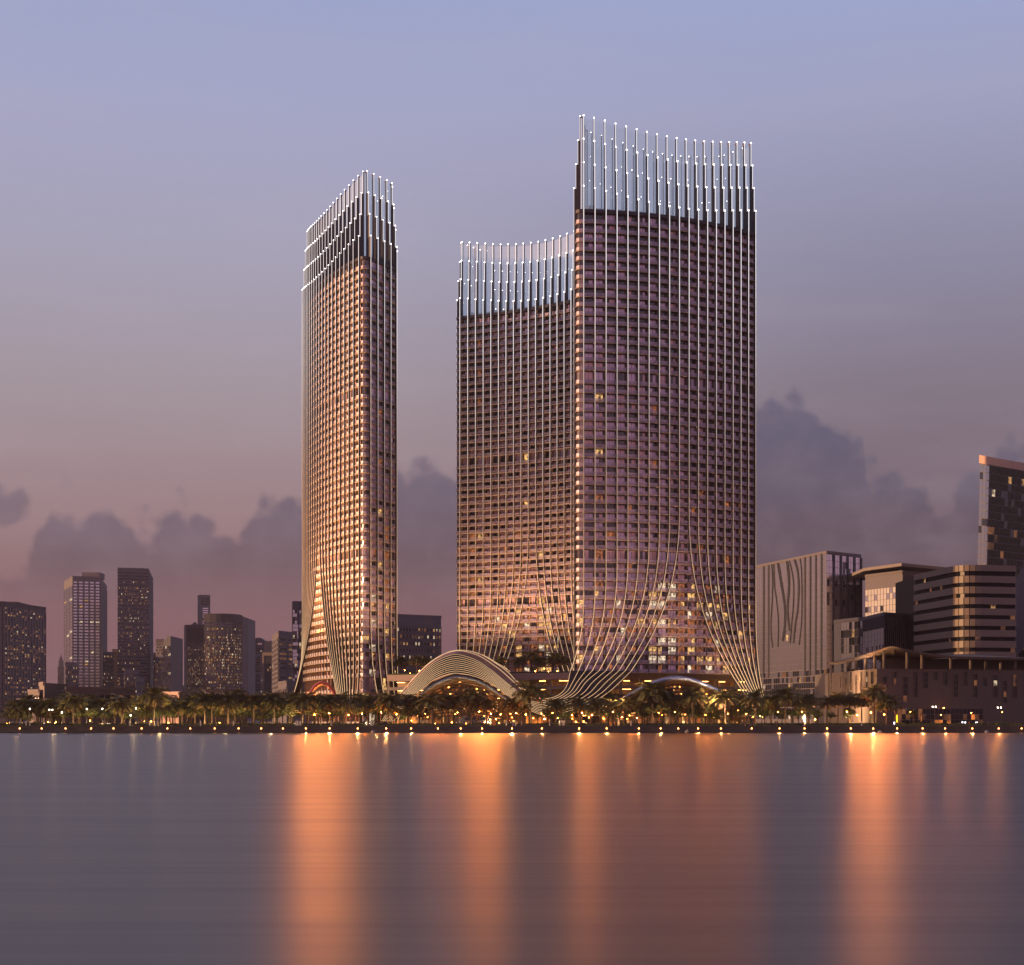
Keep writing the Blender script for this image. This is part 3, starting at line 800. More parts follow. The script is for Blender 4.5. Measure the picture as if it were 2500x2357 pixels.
def facade(root, p, q, z0, z1, rows, cols, wf=0.8, hf=0.6, panes=('black_glass', 'city_dim', 'city_warm', 'city_white'), wts=(8, 1, 1, .4),
           pier='stone_grey', pd=0.5, sd=0.35, rowname='window_row', margin=(0.0, 0.0), seed=0, cluster=1.0, groups=None, skip=None):
    """window rows on the wall line p-q (outside to the right), between piers and spandrels"""
    rnd = random.Random(seed); p, q = Vector(p[:2]), Vector(q[:2]); o = Vector(root.location)
    L = (q - p).length; t = (q - p) / L; n = Vector((t.y, -t.x)); a0, a1 = margin[0], L - margin[1]
    zb, zt = z0, z1; rh = (zt - zb) / rows; cw = (a1 - a0) / cols
    def P_(s_, d): v = p + t * s_ + n * d; return v
    def put(m, nm, mats):
        m.v = [(x - o.x, y - o.y, z - o.z) for x, y, z in m.v]; return m.build(nm, mats, root)
    colw = [rnd.uniform(0.3, 1.8) for _ in range(cols)]
    for r in range(rows):
        if skip and skip(r): continue
        lo, hi = zb + r * rh + rh * (1 - hf) / 2, zb + (r + 1) * rh - rh * (1 - hf) / 2
        rw = rnd.random() ** 2.2 * 2.6 * cluster + (1 - cluster)
        m = MB()
        for c in range(cols):
            s0, s1 = a0 + c * cw + cw * (1 - wf) / 2, a0 + (c + 1) * cw - cw * (1 - wf) / 2
            ww = [wts[0]] + [x * rw * colw[c] for x in wts[1:]]
            u, v = P_(s0, 0.06), P_(s1, 0.06)
            m.poly([(u.x, u.y, lo), (v.x, v.y, lo), (v.x, v.y, hi), (u.x, u.y, hi)], rnd.choices(range(len(panes)), ww)[0])
        put(m, rowname, list(panes))
    m = MB()
    if hf < 0.999:
        for r in range(rows + 1):
            lo, hi = zb + r * rh - rh * (1 - hf) / 2, zb + r * rh + rh * (1 - hf) / 2
            lo, hi = max(lo, zb), min(hi, zt)
            m.seg(P_(a0, 0), P_(a1, 0), lo, hi, 0.01, sd)
    if wf < 0.999:
        for c in range(cols + 1):
            s0, s1 = max(a0, a0 + c * cw - cw * (1 - wf) / 2), min(a1, a0 + c * cw + cw * (1 - wf) / 2)
            m.seg(P_(s0, 0), P_(s1, 0), zb, zt, 0.012, pd)
    if m.v: put(m, 'facade_frame', [pier])
def block(name, label, chain, pyc, ci, depth, wall='stone_grey', cat='building', group=None, zt=None, top_extra=0.0):
    """chain: (px, Y) plan corners seen from left to right; the roof height is read at corner ci, image row pyc"""
    pts = [P2(px, Y) for px, Y in chain]
    z1 = zt if zt else Z(pyc, chain[ci][1])
    root = thing(name, label, cat, (pts[ci].x, pts[ci].y, GZ), group)
    fr_, fl_ = depth / pts[-1].y, depth / pts[0].y; c0_ = (pts[0] + pts[-1]) / 2
    bR, bL = pts[-1] * (1 + fr_), pts[0] * (1 + fl_)
    inn = (pts[-1] - pts[0]).normalized() * min(2.0, (pts[-1] - pts[0]).length * .1)
    m = MB(); ring_ = pts + [bR - inn, bL + inn]
    ring_ = [(v.x - root.location.x, v.y - root.location.y) for v in ring_]
    m.prism(ring_, 0, z1 - GZ); m.build('wall', [wall], root)
    m = MB(); pr = [(x, y) for x, y in ring_]
    for a, b in zip(pr, pr[1:]): m.seg(a, b, z1 - GZ + 0.002, z1 - GZ + 1.4, -0.6, 0.25)
    m.build('parapet', [wall], root)
    return root, pts, z1
S2 = 2.0
def Ysc(ch, k=S2): return [(px, Y * k) for px, Y in ch]
DK = ('black_glass', 'city_dim', 'city_warm', 'city_white')
# left of the towers
r_, pt, z1 = block('ribbed_tower', 'dark broad tower with close vertical ribs and scattered lit windows at the left edge', Ysc([(-90, 793), (10, 800), (112, 842)]), 1472, 1, 90, 'stone_dark')
facade(r_, pt[1], pt[2], GZ + 6, z1 - 4, 48, 15, 0.60, 0.66, DK, (9, 3, 2.2, .5), 'stone_grey', 0.5, 0.25, seed=1)
facade(r_, pt[0], pt[1], GZ + 6, z1 - 4, 34, 12, 0.5, 0.92, DK, (30, 1, 0, 0), 'stone_grey', 1.6, 0.3, seed=2)
m = MB(); m.box((-6, 56, z1 - GZ + 1.8), (16, 44, 3.6)); m.build('plant_room', ['stone_dark'], r_)
r_, pt, z1 = block('office_tower', 'pale-windowed tower with a chamfered glass corner, second from the left', Ysc([(156.5, 1040), (177, 1002), (245, 1007), (261, 1080)], 2.2), 1411, 2, 110, 'stone_grey')
facade(r_, pt[1], pt[2], GZ + 8, z1 - 5, 44, 5, 0.66, 0.55, ('mirror', 'mirror_rose', 'city_warm', 'city_white'), (10, 3, .5, .8), 'stone_grey', 0.9, 0.7, seed=3)
facade(r_, pt[0], pt[1], GZ + 8, z1 - 12, 44, 3, 0.97, 0.82, ('mirror', 'mirror', 'city_warm', 'city_white'), (14, 4, .3, .4), 'stone_dark', 0.3, 0.3, seed=4)
facade(r_, pt[2], pt[3], GZ + 8, z1 - 5, 44, 10, 0.5, 0.5, ('mirror_dark', 'city_dim'), (14, 1), 'stone_grey', 0.6, 0.5, seed=5)
c_ = (pt[1] + pt[2]) / 2; m = MB(); m.box((c_.x - r_.location.x + 3, c_.y - r_.location.y + 25, z1 - GZ + 4), (24, 30, 8)); m.build('plant_room', ['stone_grey'], r_)
r_, pt, z1 = block('concrete_tower', 'tall grey concrete tower with many small lit windows, third from the left', Ysc([(287, 950), (362.4, 956), (373.6, 1024)]), 1389, 0, 90, 'stone_grey')
facade(r_, pt[0], pt[1], GZ + 6, z1 - 3, 48, 26, 0.66, 0.42, DK, (9, 3.2, 1.0, .6), 'stone_grey', 0.35, 0.35, seed=6)
facade(r_, pt[1], pt[2], GZ + 6, z1 - 3, 42, 16, 0.5, 0.42, ('mirror_dark', 'city_dim', 'city_warm'), (14, 1, .2), 'stone_grey', 0.35, 0.35, seed=7)
for k, xx in enumerate((14, 23)):
    m = MB(); m.box((xx, 24, z1 - GZ + 1.5), (4, 6, 3)); m.build('plant_room', ['stone_dark'], r_)
# angled dark glass tower: low block and a blade with a slanted top
r_, pt, z1 = block('angular_tower', 'dark blue glass tower with a slanted blade top beside the grey concrete tower', [(380.5, 1900), (400, 1896)], 1572, 0, 60, 'stone_blue')
facade(r_, pt[0], pt[1], GZ + 4, GZ + 96, 26, 8, 0.7, 0.7, ('mirror_rose', 'city_dim', 'black_glass', 'city_warm'), (5, 3, 3, .8), 'stone_grey', 0.4, 0.4, seed=8)
facade(r_, pt[0], pt[1], GZ + 97, z1 - 1, 12, 8, 0.95, 0.95, ('black_glass', 'mirror_dark', 'city_white'), (9, 5, .2), 'stone_dark', 0.2, 0.2, seed=9)
bl = MB(); a, b = P2(397, 1880) , P2(416.5, 1876); c2, d2 = b + Vector((0, 70)), a + Vector((0, 70)); o = r_.location
za, zb_ = Z(1574, 1880), Z(1553, 1876)
mid_ = a + (b - a) * 0.62
q_ = [(a, za), (mid_, zb_), (b, zb_), (b, GZ), (a, GZ)]
bl.poly([(v.x - o.x, v.y - o.y, z - o.z) for v, z in q_]); bl.poly([(v.x - o.x, v.y + 70 - o.y, z - o.z) for v, z in q_][::-1])
for (v, z), (v2, z2) in zip(q_, q_[1:] + q_[:1]):
    bl.poly([(v.x - o.x, v.y - o.y, z - o.z), (v.x - o.x, v.y + 70 - o.y, z - o.z), (v2.x - o.x, v2.y + 70 - o.y, z2 - o.z), (v2.x - o.x, v2.y - o.y, z2 - o.z)])
bl.build('blade', ['stone_blue'], r_)
facade(r_, a, b, GZ + 4, za - 2, 30, 6, 0.94, 0.94, ('mirror_dark', 'black_glass', 'city_white'), (12, 5, .5), 'stone_dark', 0.2, 0.2, seed=10)
r_, pt, z1 = block('slab_block', 'narrow dark block squeezed behind the concrete tower and the angular glass tower', [(373, 2150), (381, 2150)], 1596, 0, 40, 'stone_dark')
facade(r_, pt[0], pt[1], GZ + 4, z1 - 2, 24, 3, 0.6, 0.5, DK, (9, 2, 2, .4), 'stone_dark', 0.3, 0.3, seed=11)
for nm, lab, x0, x1, py, Y, sd_ in (('apartment_block', 'low hazy block with tiny lights between angular and black-crowned towers', 417, 441, 1665, 2300, 12), ('round_pavilion', 'small dark rounded block left of the black-crowned office', 441.5, 451, 1676, 2250, 13),
                             ('brick_block', 'brown block tucked right of the pale-windowed tower', 250, 277, 1594, 1850, 14), ('apartment_block', 'pinkish block peeking out left of the concrete tower', 274, 288, 1587, 2080, 15),
                             ('stepped_block', 'pale low block standing before the foot of the concrete tower', 303, 340, 1638, 1500, 16), ('apartment_block', 'grey low block with square openings before the concrete tower', 330, 352, 1658, 1450, 17),
                             ('stepped_block', 'grey block standing before the foot of the pale-windowed tower', 159, 191, 1620, 1500, 18), ('distant_block', 'faint low block far off left of the arched-top tower', 600, 614, 1673, 2500, 19),
                             ('distant_block', 'narrow dim wing attached behind the arched-top tower at its left', 612, 617, 1641, 2420, 20)):
    r_, pt, z1 = block(nm, lab, [(x0, Y), (x1, Y + 14)], py, 0, 50, 'stone_grey' if sd_ in (15, 16, 17, 18) else 'stone_dark')
    nr_ = max(4, int((z1 - GZ) / 4.2))
    facade(r_, pt[0], pt[1], GZ + 3, z1 - 2, nr_, max(4, int((x1 - x0) / 3.2)), 0.55, 0.5, DK, (9, 1.6, 1.2, .7), 'stone_grey' if sd_ in (15, 16, 17, 18) else 'stone_dark', 0.4, 0.4, seed=sd_)
# far spire tower
r_ = thing('spire_tower', 'faint distant stepped tower with a spire left of the pale-windowed tower', 'tower', (X(149, 3400), 3400, GZ))
m = MB(); y0 = 0
for wpx, t0, t1 in ((13, 1760, 1628), (9.5, 1628, 1613), (6, 1613, 1607), (3, 1607, 1602), (0.8, 1602, 1596)):
    wd = wpx / FPX * 3400; lo, hi = (GZ if t0 > 1700 else Z(t0, 3400)), Z(t1, 3400)
    m.box((0, 0, (lo + hi) / 2 - GZ), (wd, wd, hi - lo))
m.build('shaft', ['stone_blue'], r_)
facade(r_, (r_.location.x - 5.6, 3400 - 5.67), (r_.location.x + 5.6, 3400 - 5.67), GZ + 5, Z(1630, 3400), 26, 6, 0.6, 0.6, DK, (10, 2, .6, .1), 'stone_blue', .2, .2, seed=30)
# office with black louvre crown
r_, pt, z1 = block('crowned_office', 'dark office tower with a black louvred crown and rows of lit windows', [(451, 1700), (456.5, 1698), (500, 1695)], 1529, 1, 60, 'stone_dark')
facade(r_, pt[1], pt[2], GZ + 4, z1 - 20, 36, 22, 0.66, 0.42, DK, (7, 3.5, 2.2, 1.2), 'stone_dark', 0.25, 0.3, seed=31)
facade(r_, pt[1], pt[2], z1 - 17, z1 - 2, 1, 22, 0.6, 0.98, ('black_glass',), (1,), 'stone_dark', 0.8, 0.2, 'louvre_row', seed=32)
m = MB(); m.seg(pt[0], pt[1], GZ, z1, 0.02, 1.0); m.v = [(x - r_.location.x, y - r_.location.y, z - GZ) for x, y, z in m.v]; m.build('pilaster', ['stone_grey'], r_)
q_ = P2(476, 1720); m = MB(); m.loft([[(q_.x - r_.location.x + sx_ * 5.5, q_.y - r_.location.y + sy_ * 8, z1 - GZ) for sx_, sy_ in ((-1, -1), (1, -1), (1, 1), (-1, 1), (-1, -1))],
                                      [(q_.x - r_.location.x, q_.y - r_.location.y, z1 - GZ + 6.0)] * 5]); m.build('roof_peak', ['stone_dark'], r_)
# slender tower behind
r_, pt, z1 = block('slender_tower', 'slender grey tower with a louvred head rising behind the round-fronted office', [(482.5, 2300), (490, 2285), (513, 2290)], 1455, 1, 50, 'stone_grey')
facade(r_, pt[1], pt[2], Z(1477, 2285), z1 - 2, 6, 1, 0.94, 0.6, ('black_glass',), (1,), 'stone_grey', 0.8, 0.8, seed=33)
facade(r_, pt[1], pt[2], Z(1620, 2285), Z(1483, 2285), 26, 1, 0.6, 0.55, ('mirror_rose', 'black_glass'), (3, 1), 'stone_grey', 0.8, 0.6, seed=34)
# round-fronted curtain wall office
def round_tower(name, label, px0, px1, py, Y, sag, rows, cols, wall, panes, wts, pier, seed, crown=0.0, hf=0.62, wf=0.94, extra=None):
    a, b = P2(px0, Y), P2(px1, Y + 26); z1 = Z(py, Y); L = b - a; t = L.normalized(); n = Vector((t.y, -t.x))
    root = thing(name, label, 'building', ((a.x + b.x) / 2, a.y, GZ)); o = root.location
    N = 10; arc = [a + L * (k / N) + n * (sag * 4 * (k / N) * (1 - k / N)) for k in range(N + 1)]
    m = MB(); m.prism([(v.x - o.x, v.y - o.y) for v in arc] + [(b.x - o.x, b.y + 50 - o.y), (a.x - o.x, a.y + 50 - o.y)], 0, z1 - GZ); m.build('wall', [wall], root)
    rnd = random.Random(seed); top = z1 - crown; rh = (top - GZ - 3) / rows
    fr = MB()
    for r in range(rows):
        lo, hi = GZ + 3 + r * rh + rh * (1 - hf), GZ + 3 + (r + 1) * rh; m = MB(); rw = rnd.random() ** 1.6 * 2.4
        for k in range(N):
            for c in range(max(1, cols // N)):
                nn_ = max(1, cols // N); u = arc[k] + (arc[k + 1] - arc[k]) * ((c + .03) / nn_) + n * .08; v = arc[k] + (arc[k + 1] - arc[k]) * ((c + .97) / nn_) + n * .08
                m.poly([(u.x - o.x, u.y - o.y, lo - GZ), (v.x - o.x, v.y - o.y, lo - GZ), (v.x - o.x, v.y - o.y, hi - GZ), (u.x - o.x, u.y - o.y, hi - GZ)],
                       rnd.choices(range(len(panes)), [wts[0]] + [x * rw for x in wts[1:]])[0])
        m.build('window_row', list(panes), root)
        for k in range(N): fr.seg(arc[k] - o.xy, arc[k + 1] - o.xy, lo - rh * (1 - hf) - GZ, lo - GZ, .01, 0.5)
    for k in range(0, N + 1):
        fr.box((arc[k].x - o.x, arc[k].y - o.y, (z1 - GZ) / 2), (0.5, 1.2, z1 - GZ - 0.1), 0)
    fr.build('facade_frame', [pier], root)
    if crown:
        m = MB()
        for k in range(N): m.seg(arc[k] - o.xy, arc[k + 1] - o.xy, z1 - crown - GZ, z1 - GZ + 0.5, .01, 0.9)
        m.build('crown_band', [pier], root)
    return root, arc, z1
r_, arc_, z1 = round_tower('round_fronted_office', 'broad dark office with a curved glass front and warm lit rows left of the towers', 498.5, 590, 1500, 1560, 14, 34, 70, 'stone_dark', ('mirror_dark', 'black_glass', 'city_dim', 'city_warm', 'city_white'), (9, 3, 3.5, 2.4, 1.2), 'stone_dark', 40, 8.0)
m = MB(); e = arc_[-1] - r_.location.xy; m.hexa([(e.x, e.y - .5, 0), (e.x + 5.5, e.y + 6, 0), (e.x + 5.5, e.y + 50, 0), (e.x, e.y + 50, 0)], [(e.x, e.y - .5, z1 - GZ - 1), (e.x + 5.5, e.y + 6, z1 - GZ - 2), (e.x + 5.5, e.y + 50, z1 - GZ - 2), (e.x, e.y + 50, z1 - GZ - 1)]); m.build('side_wing', ['stone_grey'], r_)
# arched-top tower
r_, pt, z1 = block('arched_top_tower', 'hazy far tower with a rounded top and open frame at its head', [(615.5, 2400), (636, 2392), (646, 2410)], 1585, 1, 50, 'stone_blue')
facade(r_, pt[0], pt[1], GZ + 4, z1 - 1, 30, 1, 0.98, 0.55, ('mirror_dark', 'mirror_rose'), (3, 2), 'stone_grey', .3, .5, seed=41)
facade(r_, pt[1], pt[2], GZ + 4, z1 - 1, 30, 4, 0.9, 0.6, ('mirror_dark', 'black_glass', 'city_white'), (6, 3, .3), 'stone_blue', .3, .3, seed=42)
a, b = P2(617.5, 2396), P2(645.5, 2396); o = r_.location; L = b.x - a.x
prof_ = [(a.x, z1), (a.x, z1 + 12.5), (a.x + L * .12, z1 + 15.0), (a.x + L * .35, z1 + 17), (a.x + L * .65, z1 + 17), (a.x + L * .88, z1 + 15.0), (b.x, z1 + 12.5), (b.x, z1), (b.x - 3.4, z1), (b.x - 3.4, z1 + 10.5), (a.x + 3.4, z1 + 10.5), (a.x + 3.4, z1)]
m = MB(); i = len(prof_)
for yy, rev in ((2394, False), (2420, True)):
    pp = [(x - o.x, yy - o.y, z - GZ) for x, z in prof_]; m.poly(pp[::-1] if rev else pp)
for (x, z), (x2, z2) in zip(prof_, prof_[1:] + prof_[:1]):
    m.poly([(x - o.x, 2394 - o.y, z - GZ), (x2 - o.x, 2394 - o.y, z2 - GZ), (x2 - o.x, 2420 - o.y, z2 - GZ), (x - o.x, 2420 - o.y, z - GZ)])
m.build('roof_arch', ['stone_blue'], r_)
m = MB(); m.box(((a.x + b.x) / 2 - o.x, 2404 - o.y, z1 - GZ + 3.5), (L - 7, 8, 7)); m.build('roof_screen', ['mirror_dark'], r_)
r_, pt, z1 = block('framed_block', 'hazy dark block with a tan frame right of the arched-top tower', [(641, 2200), (680, 2195)], 1594, 0, 50, 'stone_blue')
facade(r_, pt[0], pt[1], GZ + 3, z1 - 4, 24, 12, 0.7, 0.9, ('mirror_dark', 'black_glass', 'city_warm', 'city_dim'), (9, 3, .3, .8), 'stone_blue', .4, .2, margin=(4, 0), seed=43)
m = MB(); m.seg(pt[0], P2(645, 2199.5), GZ, z1, .01, .9); m.seg(P2(645, 2199.5), pt[1], z1 - 4, z1, .01, .9); m.v = [(x - r_.location.x, y - r_.location.y, z - GZ) for x, y, z in m.v]; m.build('frame', ['tan_metal'], r_)
m = MB(); m.box((20, 30, z1 - GZ + 9), (40, 24, 16)); m.build('roof_block', ['stone_blue'], r_)
r_, pt, z1 = block('punched_block', 'grey slab with punched square windows just left of the left tower', [(665, 1170), (680, 1100), (722, 1122)], 1545, 1, 60, 'stone_grey')
facade(r_, pt[0], pt[1], GZ + 3, z1 - 3, 17, 4, 0.62, 0.5, ('mirror', 'mirror_rose', 'city_white'), (6, 2, .5), 'stone_grey', .4, .4, seed=44)
facade(r_, pt[1], pt[2], GZ + 3, z1 - 3, 17, 2, 0.74, 0.40, ('black_glass', 'city_dim', 'city_warm', 'city_white'), (4, 4, 1.4, .4), 'stone_grey', .4, .4, seed=45, skip=lambda r: r in (5, 9))
r_, arc_, z1 = round_tower('round_glass_tower', 'rounded mirror-glass tower partly hidden by the left tower', 714, 757, 1470, 1000, 9, 30, 30, 'stone_blue', ('mirror', 'mirror_dark', 'black_glass', 'city_warm', 'city_white'), (5, 3, 3, .9, .5), 'stone_blue', 46, 5.0, hf=.9)
r_, pt, z1 = block('curved_hall', 'low grey hall with tall narrow openings at the foot of the left tower', [(679, 900), (700, 865), (748, 884)], 1668, 1, 40, 'stone_grey')
facade(r_, pt[1], pt[2], GZ + 8, z1 - 2, 1, 9, 0.3, 0.9, ('black_glass',), (1,), 'stone_grey', .4, .3, seed=47)
facade(r_, pt[0], pt[1], GZ + 8, z1 - 2, 2, 5, 0.6, 0.6, ('black_glass', 'city_warm'), (3, 1), 'stone_grey', .4, .3, seed=48)
r_, pt, z1 = block('blank_office', 'grey office block with small lit windows seen between left and middle towers', [(960, 1000), (1077, 1019)], 1504.5, 0, 50, 'stone_grey')
facade(r_, pt[0], pt[1], GZ + 4, z1 - 6, 13, 16, 0.5, 0.45, ('black_glass', 'city_dim', 'city_warm', 'city_white'), (6, 1.6, 1.2, 1.2), 'stone_grey', .4, .4, seed=49)

# low buildings behind the promenade trees at left
r_, pt, z1 = block('white_hall', 'pale stone wall block glowing in the low sun among low roofs at left', [(96, 760), (108, 748)], 1673, 0, 30, 'stone_pale')
r_, pt, z1 = block('long_hall', 'long dark low hall stretching right from the pale stone block', [(108.5, 745), (160, 768)], 1675, 0, 30, 'stone_dark')
r_, pt, z1 = block('glazed_wing', 'low white glazed wing left of the pale stone block', [(68, 755), (96, 750)], 1691, 0, 30, 'stone_pale')
facade(r_, pt[0], pt[1], GZ + 4, z1 - 1.5, 2, 8, 0.9, 0.6, ('mirror_dark', 'mirror_rose'), (3, 1), 'stone_pale', .2, .3, seed=51)
r_, pt, z1 = block('terrace_hall', 'dark low hall with big square openings and a few lit panes at left', [(160, 735), (330, 764)], 1684, 0, 30, 'stone_dark')
facade(r_, pt[0], pt[1], GZ + 7, z1 - 1.5, 1, 11, 0.8, 0.8, ('black_glass', 'city_dim', 'city_warm'), (5, 3, 1), 'stone_dark', .6, .4, seed=52, cluster=0)
r_ = thing('roof_terrace', 'long thin pale roof slab on posts over the low halls at left', 'canopy', (X(100, 715), 715, GZ)); o = r_.location
m = MB(); a, b = P2(40, 716), P2(160, 706); m.seg(a - o.xy, b - o.xy, Z(1709, 716) - GZ, Z(1706, 716) - GZ, -8, 0); m.build('roof_slab', ['stone_pale'], r_)
for k in range(7):
    q_ = a + (b - a) * ((k + .5) / 7) - o.xy; m = MB(); m.box((q_.x, q_.y + 1.5, (Z(1709, 716) - GZ) / 2), (.5, .5, Z(1709, 716) - GZ - .01)); m.build('post', ['stone_pale'], r_)
r_, pt, z1 = block('brick_house', 'low brick house with a flat roof lit pink by the sun behind the palms', [(392, 720), (441, 712)], 1697, 0, 20, 'rose_panel')
facade(r_, pt[0], pt[1], GZ + 2, z1 - 1, 3, 8, 0.5, 0.5, ('black_glass', 'city_warm'), (3, 1), 'rose_panel', .2, .2, seed=53)
r_, pt, z1 = block('dark_pavilion', 'low dark pavilion with one bright window behind the palms', [(437, 706), (500, 718)], 1697, 0, 20, 'stone_dark')
facade(r_, pt[0], pt[1], GZ + 6, z1 - 1.5, 1, 5, 0.5, 0.6, ('black_glass', 'pane_gold'), (4, 1), 'stone_dark', .3, .3, seed=57, cluster=0)
r_, pt, z1 = block('flat_hall', 'flat-roofed hall with a pale eave behind the palms left of the arched-top tower', [(500, 715), (600, 732)], 1692, 0, 20, 'concrete_dark')
m = MB(); m.seg(pt[0], pt[1], z1 - 0.8, z1 + 0.2, .02, 1.2); m.v = [(x - r_.location.x, y - r_.location.y, z - GZ) for x, y, z in m.v]; m.build('eave', ['stone_pale'], r_)
# viaduct at the far left edge
r_ = thing('viaduct', 'dark elevated road bridge cut off by the left edge', 'bridge', (X(0, 640), 640, GZ)); o = r_.location
m = MB(); a, b = P2(-160, 640), P2(27, 655); m.seg(a - o.xy, b - o.xy, Z(1739, 640) - GZ, Z(1727, 640) - GZ, -9, 0); m.build('deck', ['concrete_dark'], r_)
m = MB(); m.seg(a - o.xy, b - o.xy, Z(1727, 640) - GZ + .002, Z(1723, 640) - GZ, -.4, -.1); m.seg(a - o.xy, b - o.xy, Z(1717.5, 640) - GZ, Z(1716.5, 640) - GZ, -.3, -.2); m.build('railing', ['concrete'], r_)
for px in (-60, 8):
    q_ = P2(px, 648) - o.xy; m = MB(); m.box((q_.x, q_.y, (Z(1739, 640) - GZ) / 2), (3.2, 3, Z(1739, 640) - GZ - .01)); m.build('pier', ['concrete_dark'], r_)

# right of the towers
r_, pt, z1 = block('wavy_line_block', 'pinkish glass block with dark wavy lines on its face right of the front tower', [(1840, 990), (2018.3, 900), (2101.5, 921)], 1351, 1, 60, 'stone_grey')
facade(r_, pt[0], pt[1], GZ + 2, GZ + 2 + (z1 - GZ - 2.5) * 8 / 26 - .2, 8, 34, 0.94, 0.88, ('mirror_dark', 'mirror_rose', 'city_dim', 'city_warm', 'city_white'), (9, 4, 1.4, .5, .4), 'stone_grey', .15, .15, seed=60)  # darker lower rows paint in a building's reflection on the glass
facade(r_, pt[0], pt[1], GZ + 2 + (z1 - GZ - 2.5) * 8 / 26, z1 - 0.5, 18, 34, 0.90, 0.95, ('mirror_rose', 'mirror_rose', 'pane_gold', 'mirror_rose'), (16, 5, .06, 3), 'stone_grey', .12, .12, seed=61)
facade(r_, pt[1], pt[2], GZ + 2, z1 - 0.5, 26, 13, 0.985, 0.95, ('mirror_rose', 'mirror_dark', 'mirror_rose'), (10, 3, 3), 'stone_grey', .12, .12, seed=62)
o = r_.location
def on_left(px, py, d=0.25):
    # plan point of the left face seen at image column px
    a, b = pt[0], pt[1]; k = (px - CX) / FPX; den = (b.x - a.x) - k * (b.y - a.y); s_ = (k * a.y - a.x) / den
    v = a + (b - a) * s_; n = Vector(((b - a).y, -(b - a).x)).normalized(); v = v + n * d
    return Vector((v.x - o.x, v.y - o.y, Z(py, v.y) - GZ))
E = lambda x, y: (1840 + x / 4.684, 1330 + y / 4.684)
waves = [[(118, 245), (118, 700), (116, 1500)], [(175, 232), (175, 800), (174, 1500)], [(208, 222), (222, 420), (212, 700), (202, 900), (205, 1040), (222, 1180)], [(233, 218), (240, 450), (265, 640), (285, 850), (285, 1050), (280, 1170)],
         [(275, 212), (305, 400), (345, 640), (358, 800), (352, 950), (330, 1100)], [(290, 210), (320, 400), (358, 640), (370, 800), (362, 980), (340, 1110)], [(378, 190), (395, 330), (402, 480), (388, 680), (388, 800), (412, 990)], [(392, 187), (410, 330), (414, 480), (398, 680), (398, 800), (420, 990)],
         [(412, 182), (445, 330), (463, 500), (455, 720), (435, 950), (420, 1130)], [(465, 172), (500, 300), (515, 480), (505, 720), (475, 920), (455, 1130)], [(478, 170), (510, 300), (523, 480), (513, 720), (483, 920), (463, 1130)], [(535, 160), (550, 300), (556, 600), (550, 900), (522, 1150)],
         [(590, 145), (590, 700), (588, 1500)], [(652, 132), (651, 700), (648, 1500)], [(714, 118), (713, 700), (711, 1500)], [(780, 105), (779, 700), (776, 1500)]]
for wv in waves:
    pts_ = spline([on_left(*E(x, y)) for x, y in wv], 6); wd = 0.7 if len(wv) == 3 else 0.36
    t2 = Vector(((pt[1] - pt[0]).normalized().x, (pt[1] - pt[0]).normalized().y, 0)); nn_ = Vector((t2.y, -t2.x, 0))
    m = MB(); m.loft([[p - t2 * wd for p in pts_], [p - t2 * wd + nn_ * .3 for p in pts_], [p + t2 * wd + nn_ * .3 for p in pts_], [p + t2 * wd for p in pts_]]); m.build('dark_line', ['stone_blue'], r_)
for k in range(5):
    a = pt[1] + (pt[2] - pt[1]) * (0.2 * k + 0.18); b = a + (pt[2] - pt[1]).normalized() * 1.5
    m = MB(); m.seg(a, b, GZ, z1 - .6, .15, .5); m.v = [(x - o.x, y - o.y, z - GZ) for x, y, z in m.v]; m.build('dark_line', ['stone_blue'], r_)
r_, pt, z1 = block('roofed_glass_block', 'pale glass block under a wide flat overhanging roof at right', [(2112.4, 877), (2203, 850), (2300, 872)], 1399, 1, 50, 'stone_grey')
facade(r_, pt[0], pt[1], GZ + 4, z1 - 7, 22, 12, 0.93, 0.95, ('mirror_pale', 'mirror_rose', 'mirror_pale', 'mirror_dark'), (7, 3, 4, 1.5), 'stone_grey', .2, .15, seed=63)
facade(r_, pt[1], pt[2], GZ + 4, z1 - 1, 22, 12, 0.95, 0.95, ('mirror_dark', 'stone_blue', 'mirror'), (7, 4, 1), 'stone_grey', .2, .15, seed=64)
o = r_.location; rf = [P2(2109, 872), P2(2201, 843), P2(2312, 868)]
m = MB(); m.prism([(v.x - o.x, v.y - o.y) for v in rf] + [(rf[2].x - o.x, rf[2].y + 60 - o.y), (rf[0].x - o.x, rf[0].y + 60 - o.y)], z1 + 3.0 - GZ, z1 + 4.6 - GZ); m.build('roof', ['concrete'], r_)
r_, pt, z1 = block('dark_glass_cube', 'dark glass cube with pale reflecting panels before the roofed glass block', [(2107.7, 798), (2158, 760), (2245, 780)], 1502, 1, 50, 'stone_blue')
facade(r_, pt[0], pt[1], GZ + 4, z1 - 28, 8, 10, 0.94, 0.95, ('black_glass', 'mirror_dark'), (5, 3), 'stone_dark', .2, .15, seed=65)
facade(r_, pt[0], pt[1], z1 - 27.5, z1 - 6, 8, 14, 0.93, 0.97, ('mirror_pale', 'black_glass', 'mirror_pale'), (6, 3, 2), 'stone_dark', .2, .12, seed=66)
facade(r_, pt[0], pt[1], z1 - 5.8, z1 - .3, 1, 20, 0.72, 0.97, ('mirror_pale',), (1,), 'stone_dark', .5, .12, seed=67)
facade(r_, pt[1], pt[2], GZ + 4, z1 - .5, 8, 18, 0.9, 0.97, ('mirror_dark', 'stone_blue', 'black_glass'), (7, 3, 2), 'stone_dark', .3, .15, seed=68)
